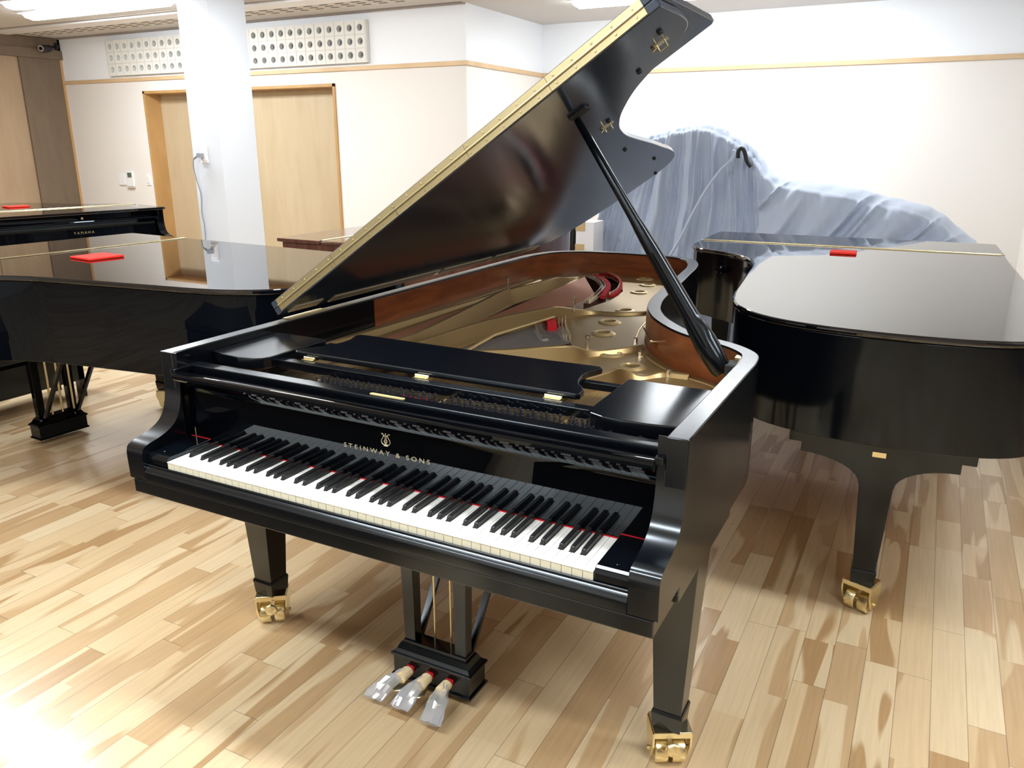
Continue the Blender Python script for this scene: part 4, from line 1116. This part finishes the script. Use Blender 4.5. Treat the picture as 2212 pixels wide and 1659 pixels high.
# ------------------------------------------------------------------ covered object and things round it
def dust_sheet():
    b_ = NB(); rnd = random.Random(3)
    prof = [(-1.27, 1.15), (-1.20, 1.48), (-1.08, 1.60), (-0.85, 1.66), (-0.62, 1.70), (-0.50, 1.70), (-0.40, 1.66), (-0.30, 1.60), (-0.20, 1.53), (-0.12, 1.45), (-0.05, 1.37), (0.05, 1.305), (0.20, 1.29), (0.36, 1.275), (0.60, 1.235), (0.85, 1.185), (1.05, 1.13), (1.16, 1.09), (1.27, 1.00), (1.37, 0.92), (1.43, 0.80)]
    def top(x):
        for i in range(len(prof)-1):
            if prof[i][0] <= x <= prof[i+1][0]:
                t = (x-prof[i][0])/(prof[i+1][0]-prof[i][0]); t = t*t*(3-2*t)*0.4+t*0.6
                return prof[i][1]+(prof[i+1][1]-prof[i][1])*t
        return prof[-1][1] if x > 0 else prof[0][1]
    NX, NZ = 340, 90
    from mathutils import noise
    def fold(x, s):
        # s: arc position 0 at ridge .. 1 at hem
        a = 0.0
        if x < -0.05:
            # long hanging pleats that open downwards from the gathered crown
            q = -0.55+(x+0.55)/(0.75+0.55*s)
            wv = 0.05*noise.noise(Vector((q*2.0, s*1.3, 1.7)))
            r1 = noise.noise(Vector(((q+wv)*9.0, 0.4*s, 4.2)))
            r2 = noise.noise(Vector(((q+wv)*17.0, 0.5*s, 8.2)))
            a += 0.085*r1*min(1, 0.25+s*2.5)+0.050*(1-min(1, abs(r2)*5))*min(1, s*4)
            a += 0.02*noise.noise(Vector((x*26, s*1.6, 9.0)))
        else:
            # slanting pull folds running down to the left
            q = x*0.85+s*0.75
            r1 = noise.noise(Vector((q*6.0, s*0.8-x*0.3, 2.4)))
            r2 = noise.noise(Vector((q*9.0, s*0.7, 12.4)))
            r3 = noise.noise(Vector((q*15.0, s*1.5+x, 7.4)))
            a += 0.085*r1*min(1, 0.35+s*2)+0.065*(1-min(1, abs(r2)*5))*min(1, s*5)+0.022*r3
        a += 0.008*noise.noise(Vector((x*30, s*16, 0.3)))
        return a
    grid = []
    for i in range(NX+1):
        x = -1.27+2.70*i/NX; h = top(x); col = []
        depth_f = 0.10+0.22*max(0, min(1, (1.45-h)/0.35))
        yr = 5.15-0.15*max(0, min(1, (x+0.2)/0.6))
        for j in range(NZ+1):
            s = j/NZ
            if s < 0.12:      # over the top, from ridge to shoulder
                t = s/0.12
                y = yr-depth_f*t; z = h-0.03*t*t*2.0
            else:
                t = (s-0.12)/0.88
                z = (h-0.06)*(1-t)+0.02*t
                y = yr-depth_f-0.05-0.16*t**0.7
            f = fold(x, s)
            y -= f*(1.0 if s > 0.08 else s/0.08); z += (f*0.25 if s < 0.2 else 0)
            col.append(b_.verts.new((x+0.03*noise.noise(Vector((x*3, s*4, 5))), y, max(z, 0.01))))
        grid.append(col)
    for i in range(NX):
        for j in range(NZ): b_.faces.new([grid[i][j], grid[i][j+1], grid[i+1][j+1], grid[i+1][j]])
    # back fall, plainer
    bk = []
    for i in range(NX+1):
        x = -1.27+2.70*i/NX; h = top(x); v0 = grid[i][0]
        col = [v0]+[b_.verts.new((x, 5.25+0.35*t+0.02*math.sin(x*19+t*2), max(0.01, h*(1-t)))) for t in (0.15, 0.4, 0.7, 1.0)]
        bk.append(col)
    for i in range(NX):
        for j in range(4): b_.faces.new([bk[i][j], bk[i+1][j], bk[i+1][j+1], bk[i][j+1]])
    o = finish('dust_sheet', b_, M_cloth, None, smooth=180, recalc=True)
    return o
ds = dust_sheet()
tag(ds, 'large grey-blue dust sheet draped over stored furniture against the recess wall', 'dust sheet')
# gathered twist of cloth standing out of the sheet
b_ = NB()
tw = catmull([(-0.26, 4.83, 1.50), (-0.27, 4.80, 1.43), (-0.33, 4.76, 1.36), (-0.42, 4.73, 1.22), (-0.50, 4.70, 1.05), (-0.58, 4.68, 0.86), (-0.66, 4.66, 0.70)], 6)
tube(b_, tw, [0.008]+[0.015]*6+[0.013]*(len(tw)-7), 5)
o = finish('cloth_tie', b_, M_cloth, ds, smooth=60)
t = empty('cloth_strap', 'dark strap end poking up from the grey dust sheet', 'strap', (-0.22, 4.88, 1.47))
b_ = NB(); tube(b_, catmull([(-0.02, 0, -0.03), (-0.022, 0, 0.02), (0.0, 0, 0.042), (0.022, 0, 0.02), (0.045, 0.01, -0.05), (0.075, 0.02, -0.09)], 5), [0.015]*26, 6); finish('strap_loop', b_, M_black, t, smooth=60)

t = empty('storage_box', 'white and cardboard storage box at the left end of the dust sheet', 'box', (-1.255, 4.52, 0))
b_ = NB(); box(b_, -0.075, 0.075, -0.10, 0.10, 0.0, 0.97); finish('box_body', b_, M_white, t, bevel=0.004)
b_ = NB(); box(b_, -0.077, -0.005, -0.104, -0.0995, 0.55, 0.80); box(b_, -0.077, 0.0, -0.104, -0.0995, 0.90, 0.972); finish('cardboard_flap', b_, M_card, t)
t = empty('speaker_cabinet', 'black speaker cabinet standing left of the white storage box', 'speaker', (-1.47, 4.56, 0))
b_ = NB(); box(b_, -0.13, 0.115, -0.13, 0.15, 0.0, 0.98); finish('cabinet', b_, M_black, t, bevel=0.005)
b_ = NB(); box(b_, -0.11, 0.095, -0.136, -0.13, 0.08, 0.93); finish('grille', b_, M_rubber, t)
t = empty('music_stand', 'folding grey metal stand between the two concert grands', 'stand', (-0.12, 3.42, 0))
b_ = NB(); tube(b_, [(0, 0.0, 0.0), (0, 0, 0.62)], 0.012, 8); finish('upright', b_, M_alu, t, smooth=40)
b_ = NB(); tube(b_, [(-0.20, 0, 0.60), (0.0, 0, 0.60)], 0.012, 8); finish('crossbar', b_, M_alu, t, smooth=40)
b_ = NB(); tube(b_, [(-0.20, 0, 0.60), (-0.20, 0, 0.0)], 0.012, 8); finish('upright', b_, M_alu, t, smooth=40)

# ------------------------------------------------------------------ behind the camera, seen in the polished fallboard; trunk added for its dark reflection
t = empty('piano_bench', 'black padded piano bench on the player side, seen in the fallboard reflection', 'bench', (0.26, -0.98, 0))
t.location = (0.22, -0.93, 0)
b_ = NB(); box(b_, -0.30, 0.30, -0.22, 0.22, 0.40, 0.50); finish('seat', b_, M_black, t, bevel=0.018, seg=4)
b_ = NB(); box(b_, -0.27, 0.27, -0.19, 0.19, 0.30, 0.398); finish('apron', b_, M_black, t, bevel=0.003)
for sx in (-1, 1):
    for sy in (-1, 1):
        b_ = NB(); frustum(b_, (sx*0.235, sy*0.155, 0), (0.024, 0.024), (sx*0.235, sy*0.155, 0.31), (0.032, 0.032)); finish('leg', b_, M_semi, t, bevel=0.002)
    b_ = NB(); cyl(b_, (sx*0.26, 0, 0.395), (sx*0.30, 0, 0.395), 0.006); cyl(b_, (sx*0.30, 0, 0.395), (sx*0.33, 0, 0.395), 0.022, n=16); finish('height_knob', b_, M_semi, t, smooth=40)
t = empty('low_bench', 'low black bench on the floor under the left piano, left of its pedal lyre', 'bench', (-3.68, 1.25, 0))
b_ = NB(); box(b_, -0.17, 0.17, -0.55, 0.50, 0.31, 0.41); finish('seat', b_, M_black, t, bevel=0.015)
b_ = NB(); box(b_, -0.15, 0.15, -0.52, 0.47, 0.11, 0.29); finish('apron', b_, M_semi, t, bevel=0.004)
for sx in (-1, 1):
    for yy in (-0.50, 0.45):
        b_ = NB(); box(b_, sx*0.13-0.02, sx*0.13+0.02, yy-0.02, yy+0.02, 0.0, 0.312); finish('leg', b_, M_semi, t)

t = empty('added_trunk', 'long low black trunk on the player side, mirrored in the left part of the fallboard', 'trunk', (-1.50, -1.12, 0))  # invented object, added so the fallboard mirrors something dark
b_ = NB(); box(b_, -0.95, 0.95, -0.35, 0.35, 0.05, 0.46); finish('trunk_body', b_, M_black, t, bevel=0.012)
b_ = NB(); box(b_, -0.96, 0.96, -0.36, 0.36, 0.462, 0.52); finish('trunk_lid', b_, M_black, t, bevel=0.014)
for sx in (-0.8, 0.8):
    for sy in (-0.25, 0.25):
        b_ = NB(); cyl(b_, (sx-0.02, sy, 0.026), (sx+0.02, sy, 0.026), 0.025, n=16); finish('wheel', b_, M_rubber, t, smooth=40)

# ------------------------------------------------------------------ camera
cam = bpy.data.cameras.new('camera'); co = bpy.data.objects.new('camera', cam); COL.objects.link(co)
cx, cy, cz = 1.12091277, -1.32760516, 1.54604222
yaw, pitch, roll, f = 0.481678080, 0.293344143, 0.00125398, 1722.97954
fw = Vector((-math.sin(yaw)*math.cos(pitch), math.cos(yaw)*math.cos(pitch), -math.sin(pitch)))
r = Vector((math.cos(yaw), math.sin(yaw), 0)); u = r.cross(fw)
r2 = r*math.cos(roll)+u*math.sin(roll); u2 = -r*math.sin(roll)+u*math.cos(roll)
Mc = Matrix(((r2.x, u2.x, -fw.x, cx), (r2.y, u2.y, -fw.y, cy), (r2.z, u2.z, -fw.z, cz), (0, 0, 0, 1)))
co.matrix_world = Mc
cam.sensor_fit = 'HORIZONTAL'; cam.sensor_width = 36.0; cam.lens = f/2212*36.0
cam.clip_start = 0.05; cam.clip_end = 60
S.camera = co

w = bpy.data.worlds.new('world'); S.world = w; w.use_nodes = True
w.node_tree.nodes['Background'].inputs[0].default_value = (0.9, 0.95, 1, 1)
w.node_tree.nodes['Background'].inputs[1].default_value = 0.3
S.view_settings.view_transform = 'Standard'; S.view_settings.look = 'None'
S.view_settings.exposure = 0.0; S.view_settings.gamma = 1.0
S.view_settings.use_curve_mapping = False
S.cycles.max_bounces = 10; S.cycles.diffuse_bounces = 5; S.cycles.glossy_bounces = 5
